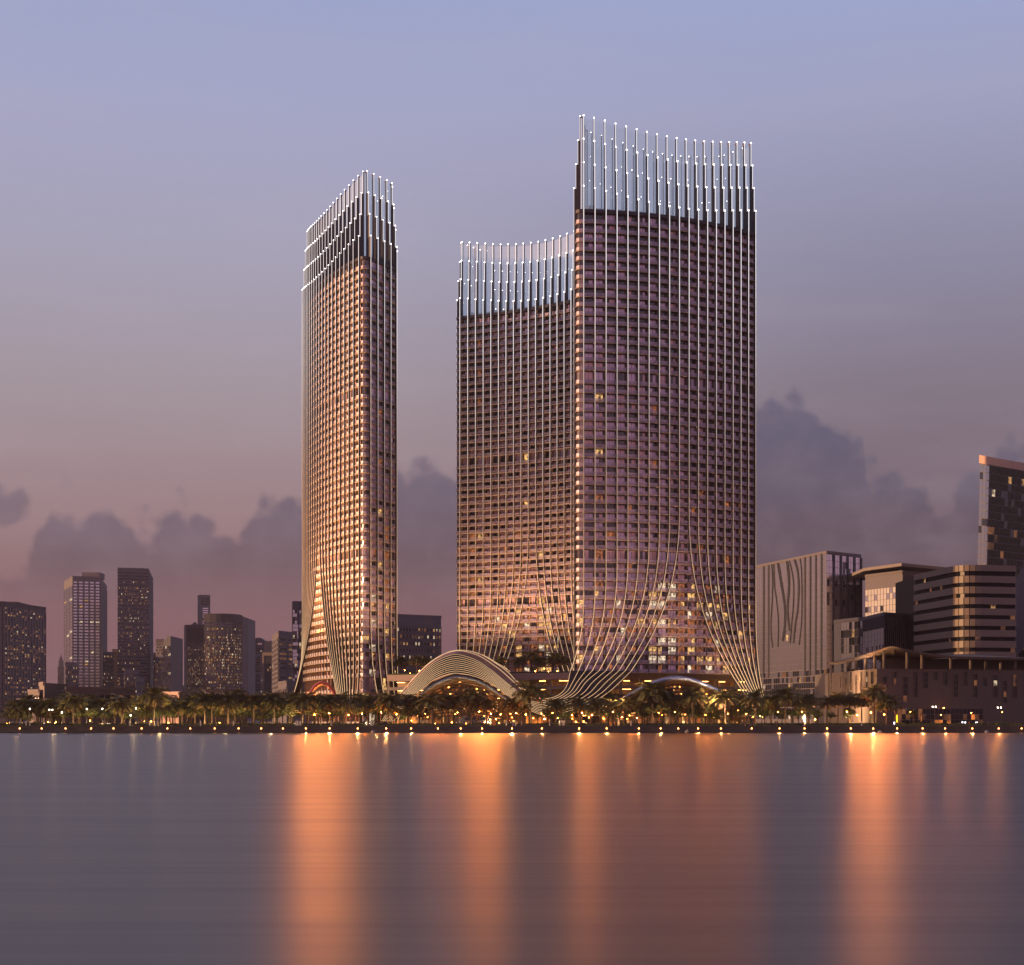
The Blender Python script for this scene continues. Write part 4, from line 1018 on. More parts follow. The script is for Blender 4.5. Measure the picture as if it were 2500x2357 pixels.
r_, pt, z1 = block('glass_wing', 'low dark glass wing with a slanting joint left of the dark glass cube', [(2036, 835), (2054, 828), (2107, 808)], 1513, 2, 30, 'stone_blue')
facade(r_, pt[1], pt[2], GZ + 4, z1 - .5, 12, 8, 0.95, 0.95, ('mirror_rose', 'mirror_dark', 'black_glass', 'city_warm'), (6, 4, 2, .4), 'stone_dark', .2, .15, seed=69)
# banded office with a rounded corner
A, Bc, Cc = P2(2236, 750), P2(2349, 700), P2(2478, 706)
z1 = Z(1379, 700); r_ = thing('banded_office', 'office block with tan and black horizontal bands and a rounded corner at right', 'building', (Bc.x, Bc.y, GZ)); o = r_.location
u1 = (Bc - A).normalized(); u2 = (Cc - Bc).normalized(); rad = 9.0
cor = []
for k in range(7):
    s_ = k / 6; p0, p1, p2 = Bc - u1 * rad, Bc, Bc + u2 * rad
    cor.append(p0 * (1 - s_) ** 2 + p1 * (2 * s_ * (1 - s_)) + p2 * s_ * s_)
chain_ = [A] + cor + [Cc]
m = MB(); m.prism([(v.x - o.x, v.y - o.y) for v in chain_] + [(Cc.x - o.x, Cc.y + 40 - o.y), (A.x - o.x, A.y + 40 - o.y)], 0, z1 - GZ - 0.5); m.build('wall', ['band_glass'], r_)
pitch = 26.5 * 700 / 3900; nb2 = 14; rnd = random.Random(70)
for k in range(nb2):
    hi = z1 - GZ - k * pitch; lo = hi - (pitch * (0.62 if k else 0.56))
    m = MB()
    for a, b in zip(chain_, chain_[1:]): m.seg(a - o.xy, b - o.xy, max(0, lo), hi, -.4, 1.1)
    m.build('spandrel_band', ['tan_metal'], r_)
    m = MB()
    for a, b in zip(chain_, chain_[1:]):
        L = (b - a).length; c3 = max(1, int(L / 2.2))
        for j in range(c3):
            p, q = a + (b - a) * ((j + .03) / c3), a + (b - a) * ((j + .97) / c3); t2 = (b - a).normalized(); nn_ = Vector((t2.y, -t2.x)); p = p + nn_ * .12 - o.xy; q = q + nn_ * .12 - o.xy
            m.poly([(p.x, p.y, max(0, lo - pitch * .38)), (q.x, q.y, max(0, lo - pitch * .38)), (q.x, q.y, lo), (p.x, p.y, lo)], rnd.choices((0, 1, 2, 3), (40, 1, 1.6, .5))[0])
    m.build('window_row', ['band_glass', 'band_glass', 'city_dim', 'city_warm'], r_)
# leaning dark glass tower at the right edge
r_ = thing('leaning_glass_tower', 'tall dark glass tower with a sloping pink roof edge cut by the right edge', 'tower', (X(2400, 830), 830, GZ)); o = r_.location
bl_, br_, tl_, tr_ = P2(2376, 832), P2(2640, 764), P2(2394, 828), P2(2640, 764)
zl_, zr_ = Z(1114, 828), Z(1158, 764)
def lerp(a, b, t): return a + (b - a) * t
def fpt(u, v, d=0.0):
    zz = lerp(GZ, lerp(zl_, zr_, u), v); k_ = max(0, (zz - 80) / (zl_ - 80)) if zz > 80 else 0
    a = lerp(bl_, tl_, max(0, min(1.0, (zz - GZ) / (zl_ - GZ)))); q = lerp(a, br_, u); t2 = (br_ - bl_).normalized(); q = q + Vector((t2.y, -t2.x)) * d
    return Vector((q.x - o.x, q.y - o.y, zz - GZ))
m = MB(); f4 = [fpt(0, 0), fpt(1, 0), fpt(1, 1), fpt(0, 1)]; b4 = [p + Vector((18, 45, 0)) for p in f4]
m.hexa([f4[0], f4[1], b4[1], b4[0]], [f4[3], f4[2], b4[2], b4[3]]); m.build('wall', ['stone_grey'], r_)
rnd = random.Random(71)
for k in range(34):
    m = MB(); v0, v1 = k / 34 * .972, (k + 1) / 34 * .972 - .0025
    for j in range(30):
        u0, u1_ = j / 30, (j + .95) / 30
        mt = (0 if rnd.random() < .9 else 1) if j < 3 else rnd.choices((2, 1, 3, 4, 5), (20, 2.5, 1.8, .4, .15))[0]
        m.poly([fpt(u0, v0, .1), fpt(u1_, v0, .1), fpt(u1_, v1, .1), fpt(u0, v1, .1)], mt)
    m.build('window_row', ['mirror', 'mirror_dark', 'black_glass', 'city_dim', 'city_warm', 'city_white'], r_)
m = MB(); m.hexa([fpt(0, .974, .02), fpt(1, .974, .02), fpt(1, .974, .9), fpt(0, .974, .9)][::-1], [fpt(0, 1.004, .02), fpt(1, 1.004, .02), fpt(1, 1.004, .9), fpt(0, 1.004, .9)][::-1]); m.build('roof_edge', ['rose_panel'], r_)
# museum with slot windows and an upswept roof
A, Bc, Cc = P2(2004, 662), P2(2141, 590), P2(2600, 613)
z1 = Z(1633, 590); r_ = thing('museum', 'sandy museum with tall slot windows under an upswept curved roof at right', 'museum', (Bc.x, Bc.y, GZ)); o = r_.location
m = MB(); m.prism([(v.x - o.x, v.y - o.y) for v in (A, Bc, Cc)] + [(Cc.x - o.x, Cc.y + 70 - o.y), (A.x - o.x + 6, A.y + 40 - o.y)], 0, z1 - GZ); m.build('wall', ['museum'], r_)
a, b = P2(1989.5, 664), P2(2014, 652)
m = MB(); m.seg(a - o.xy, b - o.xy, 0, Z(1647, 660) - GZ, -14, 0); m.build('side_wall', ['concrete_dark'], r_)
def slot(p, q, px, wpx, y0, y1, pane='black_glass'):
    k = (px - CX) / FPX; den = (q.x - p.x) - k * (q.y - p.y); s_ = (k * p.y - p.x) / den; c = p + (q - p) * s_; t2 = (q - p).normalized()
    n2 = Vector((t2.y, -t2.x)); persp = abs(t2.x - k * t2.y)
    hw = wpx / FPX * c.y / max(.12, persp) / 2; za, zb2 = Z(y1, c.y), min(Z(y0, c.y), z1 - .1)
    m = MB(); rows_ = max(1, int((zb2 - za) / 1.9)); rnd = random.Random(int(px * 7 + y0)); u, v = c - t2 * hw - o.xy + n2 * .05, c + t2 * hw - o.xy + n2 * .05
    for i in range(rows_):
        lo, hi = za + (zb2 - za) * i / rows_ + .06, za + (zb2 - za) * (i + 1) / rows_ - .06
        m.poly([(u.x, u.y, lo - GZ), (v.x, v.y, lo - GZ), (v.x, v.y, hi - GZ), (u.x, u.y, hi - GZ)], rnd.choices((0, 1, 2), (9, 2.6, .5))[0])
    m.seg(c - t2 * (hw + .22) - o.xy, c - t2 * hw - o.xy, za - GZ, zb2 - GZ, .01, .3, 3); m.seg(c + t2 * hw - o.xy, c + t2 * (hw + .22) - o.xy, za - GZ, zb2 - GZ, .01, .3, 3)
    m.build('slot_window', ['black_glass', 'city_dim', 'city_white', 'museum'], r_)
for x, wd, y0, y1 in ((77, 13, 20, 163), (120, 17, 16, 188), (212, 15, 48, 155), (262, 15, 72, 208), (312, 18, 0, 180), (362, 15, 36, 240), (412, 15, 0, 200), (466, 15, 0, 150), (518, 20, 0, 120)):
    slot(A, Bc, 2000 + x / 3.976, wd / 3.976, 1640 + y0 / 3.976, 1640 + y1 / 3.976)
for x, wd, y0, y1 in ((633, 32, 48, 190), (734, 28, 0, 130), (833, 40, 52, 296), (935, 28, 0, 248), (1031, 44, 0, 165), (1130, 28, 0, 85), (1226, 28, 0, 135), (1323, 38, 25, 246), (1418, 28, 0, 136), (1515, 30, 28, 250), (1609, 28, 62, 142), (1708, 36, 30, 253), (1801, 30, 90, 300), (1897, 36, 30, 253), (2010, 36, 40, 230), (2120, 30, 20, 260), (2230, 36, 60, 200)):
    slot(Bc, Cc, 2000 + x / 3.976, wd / 3.976, 1640 + y0 / 3.976, 1640 + y1 / 3.976)
def on_right(px, d=0.0):
    k = (px - CX) / FPX; den = (Cc.x - Bc.x) - k * (Cc.y - Bc.y); s_ = (k * Bc.y - Bc.x) / den; t2 = (Cc - Bc).normalized(); return Bc + (Cc - Bc) * s_ + Vector((t2.y, -t2.x)) * d
s0, s1 = on_right(2181), on_right(2400); zt_ = Z(1730.5, 592)
rnd = random.Random(5); NS = 22
m = MB()
for i in range(NS):
    for j in range(3):
        p, q = lerp(s0, s1, (i + .04) / NS) - o.xy, lerp(s0, s1, (i + .96) / NS) - o.xy; p = p + Vector((0, -.06)); q = q + Vector((0, -.06))
        lo, hi = (zt_ - GZ) * (j + .03) / 3, (zt_ - GZ) * (j + .97) / 3
        m.poly([(p.x, p.y, lo + .02), (q.x, q.y, lo + .02), (q.x, q.y, hi), (p.x, p.y, hi)], rnd.choices((0, 1, 2), (8, 3, .5 if j < 2 else 0))[0])
m.build('shop_window', ['black_glass', 'city_dim', 'shop_glow'], r_)
m = MB()
for i in range(0, NS + 1, 2):
    p = lerp(s0, s1, i / NS) - o.xy; m.box((p.x, p.y - .12, (zt_ - GZ) / 2), (.14, .2, zt_ - GZ))
m.build('mullion', ['mullion'], r_)
r_museum = r_
# curved roof on slim columns
eave = [(2020, 652, 1624, 1618), (2060, 640, 1620, 1612), (2100, 620, 1611, 1602), (2140, 602, 1598, 1589), (2175, 588, 1582, 1578.5), (2215, 587, 1592, 1586), (2267, 590, 1601, 1595), (2330, 593, 1608, 1602), (2400, 597, 1611, 1604), (2500, 603, 1613, 1606), (2600, 608, 1614, 1607)]
lo_ = spline([P3(x, y1, Y) - Vector((0, 0, 0)) for x, Y, y1, y2 in eave], 5); hi_ = spline([P3(x, y2, Y) for x, Y, y1, y2 in eave], 5)
bkl = [Vector((p.x + 12, p.y + 55, 29.0 + 1.5 * math.sin(k * .2))) for k, p in enumerate(lo_)]
m = MB(); m.loft([[p - o for p in hi_], [p - o for p in lo_], [p - o for p in bkl], [p - o + Vector((0, 0, .8)) for p in bkl], [p - o for p in hi_]]); m.build('roof', ['museum'], r_, True)
for x, side in ((540, 0), (588, 0), (640, 0), (692, 0), (745, 1), (877, 1), (962, 1), (1127, 1), (1240, 1), (1327, 1), (1412, 1), (1497, 1)):
    px = 1840 + x / 2.3424; j = min(range(len(lo_)), key=lambda i: abs(CX + lo_[i].x / lo_[i].y * FPX - px)); e = lo_[j]
    base = (P2(px, e.y + 3.0)); m = MB(); m.tube([(base.x - o.x, base.y - o.y, z1 - GZ), (base.x - o.x, base.y - o.y, e.z - GZ + .3)], .55, 10); m.build('column', ['museum'], r_, True)
m = MB(); c4 = [P2(2150, 612), P2(2600, 626), P2(2600, 660), P2(2150, 650)]; m.prism([(v.x - o.x, v.y - o.y) for v in c4], z1 - GZ + .01, z1 - GZ + 4.6); m.build('upper_hall', ['concrete_dark'], r_)

# ------------------------------------------------------------------ vegetation
def leaf_mat(name, c1, c2):
    m = mat(name, c1, 0.55); t = NT(m.node_tree); b = m.node_tree.nodes['Principled BSDF']
    oi = t.n('ShaderNodeObjectInfo'); tcn = t.n('ShaderNodeTexCoord'); nz = t.noise(tcn.outputs['Object'], 1.1, 2.0)
    f = t.math('MULTIPLY_ADD', nz, 0.7, t.math('MULTIPLY', oi.outputs['Random'], 0.45), clamp=True)
    t.l(t.mix(f, tuple(c1) + (1,), tuple(c2) + (1,)), b.inputs['Base Color']); return m
M['frond'] = leaf_mat('palm_frond', (0.08, 0.095, 0.028), (0.19, 0.165, 0.055))
M['dead_frond'] = mat('dead_frond', (0.16, 0.11, 0.05), 0.8, 0, 0.3, 1.0)
M['leaf'] = leaf_mat('tree_leaf', (0.045, 0.07, 0.02), (0.12, 0.13, 0.04))
M['bark'] = mat('bark', (0.10, 0.07, 0.05), 0.9, 0, 0.3, 1.2, bump=0.4)
def palm_meshes(seed, rad, nf):
    rnd = random.Random(seed); cr = MB()
    for k in range(nf):
        az_ = 2 * math.pi * (k * 0.618) + rnd.uniform(-.2, .2); u = k / nf
        e0 = R(78 - 108 * u + rnd.uniform(-8, 8)); L = rad * rnd.uniform(.9, 1.15) * (1.0 if u < .8 else .8); mt = 0 if u < .86 else 1
        p = Vector((0, 0, 0)); e = e0; mid = [p.copy()]; ns = 7
        for s_ in range(ns):
            e -= R(rnd.uniform(8, 13)) * (1.0 if u < .6 else .5)
            p = p + Vector((math.cos(az_) * math.cos(e), math.sin(az_) * math.cos(e), math.sin(e))) * (L / ns); mid.append(p.copy())
        sd_ = Vector((-math.sin(az_), math.cos(az_), 0))
        for s_ in range(ns):
            a, b = mid[s_], mid[s_ + 1]; f = (b - a); up = sd_.cross(f).normalized()
            cr.poly([a - sd_ * .05, a + sd_ * .05, b + sd_ * .04, b - sd_ * .04], mt)
            for sgn in (-1, 1):
                for h in (0.0, 0.34, 0.67):
                    q = a + f * h; t_ = (s_ + h) / ns; w_ = rad * .24 * (0.45 + 1.1 * t_) * (1.25 - t_) * rnd.uniform(.85, 1.1)
                    if t_ < .08: continue
                    tip = q + sd_ * sgn * w_ + f.normalized() * w_ * .75 - up * w_ * rnd.uniform(.2, .55)
                    cr.poly([q, q + f * .36, tip + f * .22, tip], mt)
    crown = cr.mesh('crown', ['frond', 'dead_frond'])
    return crown
def trunk_mesh(seed, h, r0, r1, lean=.25):
    rnd = random.Random(seed); m = MB(); n = 9; lx, ly = rnd.uniform(-lean, lean), rnd.uniform(-lean, lean)
    path = [(lx * (k / n) ** 2 - lx, ly * (k / n) ** 2 - ly, -h + h * k / n) for k in range(n + 1)]
    rr = [r1 + (r0 - r1) * (1 - k / n) ** 1.5 + (.03 if k % 2 else 0) for k in range(n + 1)]; rr[0] *= 1.3; rr[-1] *= 1.25
    m.tube(path, rr, 8); return m.mesh('trunk', ['bark'], True)
PCR = [palm_meshes(s, 3.0, n) for s, n in ((1, 46), (2, 54), (3, 40), (4, 60))]
LAND = [(0, 'in front of the ribbed tower'), (113, 'left of the pale-windowed tower'), (157, 'in front of the pale-windowed tower'), (264, 'just left of the concrete tower'), (287, 'in front of the concrete tower'), (375, 'in front of the angular glass tower'),
        (417, 'just left of the black-crowned office'), (451, 'before the black-crowned office'), (500, 'before the round-fronted office'), (600, 'just left of the arched-top tower'), (615, 'in front of the arched-top tower'), (665, 'in front of the punched block'),
        (742, 'by the left tower\'s foot'), (910, 'right of the left tower'), (985, 'before the arched canopy'), (1240, 'at the arched canopy\'s right end'), (1330, 'before the low bend of the light lines'), (1410, 'at the front tower\'s left foot'), (1500, 'before the entrance pavilion'),
        (1815, 'at the right foot of the front tower'), (1862, 'in front of the wavy-line block'), (1985, 'before the sunlit museum side'), (2141, 'before the dark museum front')]
ORD = ['first', 'second', 'third', 'fourth', 'fifth', 'sixth', 'seventh', 'eighth', 'ninth', 'tenth', 'eleventh', 'twelfth', 'thirteenth', 'fourteenth', 'fifteenth', 'sixteenth', 'seventeenth', 'eighteenth', 'nineteenth', 'twentieth', 'twenty-first', 'twenty-second', 'twenty-third', 'twenty-fourth', 'twenty-fifth', 'twenty-sixth', 'twenty-seventh', 'twenty-eighth', 'twenty-ninth', 'thirtieth']
def labeller(items, fmt):
    """items: (px, extra); a label that places each among its neighbours"""
    bins = {}
    for px, ex in sorted(items):
        ld = [t for x, t in LAND if x <= px][-1]; bins.setdefault(ld, []).append((px, ex))
    out = {}
    for ld, L in bins.items():
        for i, (px, ex) in enumerate(L):
            out[px] = fmt(ex) + ' ' + ld if len(L) == 1 else fmt(ex) + ' ' + ld + ', ' + ORD[i] + ' of ' + str(len(L)) + ' from left'
    return out
PALMS = [(41, 1725, 0), (56, 1722, 0), (73, 1718, 0), (89, 1727, 0), (114, 1722, 0), (125, 1720, 0), (144, 1724, 0), (157, 1721, 0), (180, 1710, 1), (196, 1720, 0), (222, 1722, 0), (245, 1720, 0), (298, 1718, 1), (346, 1710, 0), (355, 1718, 0), (378, 1699, 1),
         (422, 1721, 0), (445, 1724, 0), (475, 1729, 0), (500, 1710, 1), (518, 1708, 0), (558, 1712, 1), (575, 1697, 0), (618, 1712, 1), (639, 1708, 0), (670, 1708, 1), (713, 1703, 0), (739, 1712, 1), (769, 1712, 0), (805, 1714, 1), (878, 1710, 0), (897, 1714, 0), (922, 1708, 0), (948, 1710, 1),
         (967, 1708, 0), (996, 1708, 0), (1023, 1710, 0), (1055, 1712, 1), (1079, 1712, 0), (1094, 1710, 0), (1108, 1716, 0), (1151, 1699, 1), (1163, 1718, 0), (1189, 1720, 0), (1242, 1718, 0), (1271, 1720, 0), (1294, 1689, 2), (1357, 1720, 0), (1412, 1716, 0), (1495, 1720, 0), (1523, 1718, 0), (1593, 1689, 2),
         (1568, 1718, 0), (1636, 1703, 0), (1653, 1710, 0), (1693, 1697, 1), (1769, 1701, 1), (1783, 1712, 0), (1844, 1703, 1), (1881, 1712, 0), (1917, 1697, 1), (1974, 1706, 0), (2021, 1713, 0), (2046, 1704, 0), (2074, 1708, 0), (2104, 1707, 0), (2133, 1689, 1), (2166, 1715, 1)]
rq = random.Random(44); had = {p[0] for p in PALMS}
for px in list(range(30, 1000, 34)) + list(range(1330, 2000, 40)):
    px += rq.randint(-9, 9)
    if px in had: px += 1
    had.add(px); PALMS.append((px, 1714 + rq.randint(-8, 12), 0))
lab = labeller([(p[0], p[2]) for p in PALMS], lambda s_: ('date palm', 'tall date palm', 'tallest date palm')[s_])
rnd = random.Random(21)
for k, (px, py, big_) in enumerate(PALMS):
    Y = (568 + rnd.uniform(0, 6)) if big_ else (573 + rnd.uniform(0, 14) if k < 68 else 588 + rnd.uniform(0, 7))
    if px < 340 and not big_: Y += 12
    z = Z(py + 3, Y); t_ = thing('palm_tree', lab[px], 'palm tree', (X(px, Y), Y, z), 'date palms along the promenade')
    t_.rotation_euler = (0, 0, rnd.uniform(0, 6.28))
    c = link('crown', PCR[k % 4], t_); sc_ = (1.45, 1.85, 2.25)[big_] * rnd.uniform(.92, 1.08); c.scale = (sc_, sc_, sc_ * rnd.uniform(.9, 1.1))
    link('trunk', trunk_mesh(k, z - GZ + .05, .34, .2), t_)
PP = [(980, 1613, 668), (1018, 1610, 664), (1041, 1615, 662), (1222, 1613, 640), (1267, 1613, 637), (1298, 1599, 636), (1318, 1613, 633), (1351, 1605, 633), (1371, 1610, 630)]
for k, (px, py, Y) in enumerate(PP):
    z = Z(py + 3, Y); t_ = thing('palm_tree', 'date palm on the podium roof garden, ' + (ORD[k] if k < 8 else 'last') + ' of nine from the left', 'palm tree', (X(px, Y), Y, z), 'date palms on the podium roof')
    t_.rotation_euler = (0, 0, k * 1.3)
    c = link('crown', PCR[(k + 1) % 4], t_); sc_ = (1.25, 1.35, 1.25, 1.25, 1.15, 1.5, 1.15, 1.5, 1.3)[k]; c.scale = (sc_, sc_, sc_)
    link('trunk', trunk_mesh(100 + k, z - Z0 + .3, .28, .18, .1), t_)
def crown_mesh(seed, nl=1500):
    rnd = random.Random(seed); m = MB()
    lobes = [(Vector((rnd.uniform(-.55, .55), rnd.uniform(-.55, .55), rnd.uniform(-.3, .4))), rnd.uniform(.36, .62)) for _ in range(9)]
    for k in range(nl):
        c, r = rnd.choice(lobes)
        d = Vector((rnd.gauss(0, 1), rnd.gauss(0, 1), rnd.gauss(0, 1))).normalized() * r * rnd.uniform(.62, 1.06)
        p = c + d; p.z *= .82
        n = (d.normalized() + Vector((rnd.uniform(-.8, .8), rnd.uniform(-.8, .8), rnd.uniform(-.8, .8)))).normalized()
        a = n.cross(Vector((0, 0, 1)) if abs(n.z) < .9 else Vector((1, 0, 0))).normalized(); b = n.cross(a); s_ = rnd.uniform(.05, .10)
        m.poly([p - a * s_, p - b * s_ * .6, p + a * s_, p + b * s_ * .6])
    return m.mesh('crown', ['leaf'])
TCR = [crown_mesh(s) for s in (31, 32, 33, 34)]
TREES = [(70, 1750, 9), (158, 1746, 8), (192, 1746, 8), (223, 1743, 13), (257, 1746, 9), (281, 1733, 12), (304, 1748, 9), (347, 1743, 12), (385, 1743, 11), (414, 1743, 10), (427, 1743, 12), (457, 1743, 10), (527, 1739, 17), (571, 1743, 10), (588, 1737, 15), (671, 1739, 14), (706, 1735, 18), (753, 1739, 10), (782, 1737, 13),
         (823, 1741, 12), (840, 1729, 12), (868, 1733, 14), (929, 1729, 18), (961, 1739, 15), (1003, 1739, 14), (1030, 1737, 14), (1152, 1743, 9), (1338, 1743, 13), (1380, 1746, 12), (1418, 1737, 14), (1443, 1739, 14), (1458, 1720, 18), (1511, 1741, 8), (1573, 1743, 9), (1589, 1731, 15), (1606, 1731, 14), (1614, 1729, 15),
         (1697, 1739, 16), (1727, 1735, 14), (1809, 1731, 10), (1826, 1739, 13), (1860, 1739, 14), (1883, 1737, 13), (1932, 1743, 12), (1972, 1735, 18), (2028, 1746, 9), (2076, 1741, 14), (2230, 1743, 12)]
rt = random.Random(3)
used_px = {p[0] for p in TREES}
for px in list(range(24, 1000, 21)) + list(range(1310, 2000, 43)):
    px += rt.randint(-7, 7)
    if px in used_px: px += 1
    used_px.add(px); TREES.append((px, 1742 + rt.randint(-8, 5), rt.choice((10, 12, 13, 15))))
lab = labeller([(p[0], p[2]) for p in TREES], lambda r: 'small leafy tree' if r < 10 else ('rounded leafy tree' if r < 14 else 'broad leafy tree'))
for k, (px, py, r) in enumerate(TREES):
    Y = 572 + rnd.uniform(0, 12) if k < 48 else 584 + rnd.uniform(0, 9); z = Z(py, Y); rm_ = r / FPX * Y * 1.5
    t_ = thing('leafy_tree', lab[px], 'tree', (X(px, Y), Y, z), 'leafy trees along the promenade'); t_.rotation_euler = (0, 0, rnd.uniform(0, 6.28))
    c = link('crown', TCR[k % 4], t_); c.scale = (rm_, rm_, rm_ * rnd.uniform(.85, 1.05))
    h = z - GZ + .05; m = MB(); m.tube([(0.1, 0, -h), (0, .05, -h * .5), (0, 0, 0)], [.22, .16, .1], 7)
    for j in range(4):
        a_ = j * 1.6 + k; m.tube([(0, 0.03, -h * .45), (math.cos(a_) * rm_ * .3, math.sin(a_) * rm_ * .3, -h * .12), (math.cos(a_) * rm_ * .5, math.sin(a_) * rm_ * .5, rm_ * .25)], [.1, .07, .03], 5)
    m.build('trunk', ['bark'], t_, True)
# low hedge along the quay
rnd2 = random.Random(8)
for k, (x0, x1) in enumerate(((-300, -205), (0, 0), (-200, -128), (-124, -52), (-48, -8), (-4, 34), (38, 82), (86, 132), (136, 300))):
    if x0 == x1: continue
    m = MB(); L = x1 - x0
    for j in range(int(L * 26)):
        p = Vector((x0 + rnd2.random() * L, 564.4 + rnd2.uniform(-.55, .55), GZ + .1 + rnd2.uniform(0, .8))); a = Vector((rnd2.gauss(0, 1), rnd2.gauss(0, 1), rnd2.gauss(0, 1))).normalized(); b = a.cross(Vector((.3, .5, .8))).normalized(); s_ = rnd2.uniform(.14, .3)
        m.poly([p - a * s_, p - b * s_, p + a * s_, p + b * s_])
    m.box(((x0 + x1) / 2, 564.4, GZ + .4), (L, .7, .66))
    i_ = [0, 0, 1, 2, 3, 4, 5, 6, 7][k]
    tag(m.build('hedge', ['leaf']), 'low clipped hedge on the quay edge, ' + ORD[i_] + ' of eight from the left', 'hedge', 'hedges along the quay')

# ------------------------------------------------------------------ lamps
M['amber'] = mat('amber_globe', (.9, .6, .3), .4, emit=(255, 140, 52), estr=120.0)
M['white_globe'] = mat('white_globe', (.9, .9, .9), .4, emit=(255, 232, 205), estr=22.0)
M['bulkhead'] = mat('bulkhead_glow', (.9, .7, .5), .4, emit=(255, 150, 80), estr=22.0)
M['iron'] = mat('lamp_iron', (0.03, 0.03, 0.032), .5, .6)
WL = [48.5, 102, 160.5, 223, 277.5, 346, 409, 465, 524.5, 582.6, 638, 691, 746.8, 805, 873.5, 943, 1003.8, 1069.5, 1124.8, 1177, 1250, 1323, 1414, 1481, 1559.6, 1613, 1656, 1704, 1760, 1835, 1903, 1964, 2019, 2077, 2131.6, 2190, 2252, 2307, 2373.6, 2437.7, 2493.6]
hb = MB(); hb.tube([(0, .25, 0), (0, -.12, 0)], .3, 10); hbm = hb.mesh('housing', ['iron'])
gb = MB(); gb.ball((0, -.22, 0), .21, 0, 10, 7); gbm = gb.mesh('lamp_glass', ['bulkhead'], True)
lab = labeller([(p, 0) for p in WL], lambda _: 'quay wall lamp')
FLD = {746.8: 9, 805: 26, 873.5: 30, 943: 24, 1003.8: 8, 1124.8: 9, 1177: 24, 1250: 32, 1323: 9, 1414: 26, 1481: 6, 1559.6: 5, 1613: 5, 1704: 5, 1760: 4, 1903: 5, 1964: 5, 2019: 9, 2077: 30, 2131.6: 36, 2190: 12, 2252: 6, 2307: 5, 2373.6: 5, 2437.7: 5}  # spot beams added in chosen lamps, for orange streaks on the water
for px in WL:
    t_ = thing('quay_lamp', lab[px], 'lamp', (X(px, 558.9), 558.9, Z(1779, 558.9)), 'lamps on the quay wall'); link('housing', hbm, t_); link('lamp_glass', gbm, t_)
    if px in FLD:
        l = bpy.data.lights.new('added_lamp_light', 'SPOT'); l.energy = FLD[px] * 550.0; l.color = (1, .43, .13); l.spot_size = R(120); l.spot_blend = .6; l.shadow_soft_size = .27
        o = bpy.data.objects.new('added_lamp_light', l); COL.objects.link(o); o.parent = t_; o.location = (0, -.62, 0); o.rotation_euler = (R(86), 0, R(180))
AM = [(22, 1766), (18, 1767), (118, 1763), (124, 1768), (136, 1764), (186, 1767), (220, 1760), (346, 1758), (353, 1762), (369, 1762), (411, 1765), (445, 1762), (536, 1765), (1004.5, 1760), (1013, 1771), (1062, 1767), (1103, 1764), (1138.7, 1767), (1184, 1763), (1196, 1757), (1211, 1756), (1218, 1766), (1243, 1758), (1302, 1754), (1361.6, 1753.5), (1374, 1762), (1397, 1755),
      (1406, 1763), (1425, 1762.5), (1437.7, 1752), (1473.6, 1755), (1519, 1751), (1555, 1753.5), (1786, 1699), (1839, 1750), (1872, 1724), (1990, 1757), (2020, 1739), (2304, 1729)]
lab = labeller([(p[0], 0) for p in AM], lambda _: 'amber garden lamp')
pole1 = MB(); pole1.tube([(0, 0, -1), (0, 0, -.02)], .05, 6); ab = MB(); ab.ball((0, 0, 0), .15, 0, 8, 5); abm = ab.mesh('globe', ['amber'], True)
def point(parent, energy, col=(1, .55, .22), r=.25, dz=.6):
    l = bpy.data.lights.new('added_lamp_light', 'POINT'); l.energy = energy; l.color = col; l.shadow_soft_size = r
    o = bpy.data.objects.new('added_lamp_light', l); COL.objects.link(o); o.parent = parent; o.location = (0, 0, dz); return o
for k, (px, py) in enumerate(AM):
    Y = 586 if py > 1730 else 594; Y = Y - (6 if k % 3 == 0 else 0); z = Z(py, Y)
    t_ = thing('garden_lamp', lab[px], 'lamp', (X(px, Y), Y, z), 'amber lamps of the promenade garden'); link('globe', abm, t_)
    pm = MB(); pm.tube([(0, 0, GZ - z), (0, 0, -.2)], .06, 6); pm.build('post', ['iron'], t_)
M['added_sodium'] = mat('added_sodium_globe', (.9, .6, .3), .4, emit=(255, 118, 30), estr=1000.0)
M['added_sodium_soft'] = mat('added_soft_globe', (.9, .6, .3), .4, emit=(255, 112, 40), estr=350.0)
sb1 = MB(); sb1.ball((0, 0, 0), .12, 0, 8, 6); sdm = sb1.mesh('globe', ['added_sodium'], True); sb2 = MB(); sb2.ball((0, 0, 0), .1, 0, 8, 6); sfm = sb2.mesh('globe', ['added_sodium_soft'], True)
rs = random.Random(12)
ST = [(px, 1741 + rs.randint(-3, 6), b_) for px, b_ in ((768, 1), (803, 1), (851, 1), (884, 1), (931, 1), (968, 1), (1170, 1), (1199, 1), (1222, 1), (1260, 1), (1284, 1), (1397, 1), (1421, 1), (1446, 1), (2068, 1), (2093, 1), (2126, 1), (2159, 1),
      (1038, 2), (1117, 2), (1322, 2), (1349, 2), (1496, 2), (1537, 2), (1608, 2), (1647, 2), (1722, 2), (1777, 2), (1822, 2), (1899, 2), (1958, 2), (2223, 2), (2297, 2), (2371, 2), (2447, 2))]
lab = labeller([(p[0], 0) for p in ST], lambda _: 'added strong amber lamp')
for px, py, b_ in ST:  # extra lamps, added to streak the water and warm the trees
    Y = 570.5 + (px % 5) * .4; z = Z(py, Y); t_ = thing('added_promenade_lamp', lab[px], 'lamp', (X(px, Y), Y, z), 'added amber lamps between the promenade trees'); link('globe', sdm if b_ == 1 else sfm, t_)
    pm = MB(); pm.tube([(0, 0, GZ - z), (0, 0, -.14)], .06, 6); pm.build('post', ['iron'], t_)
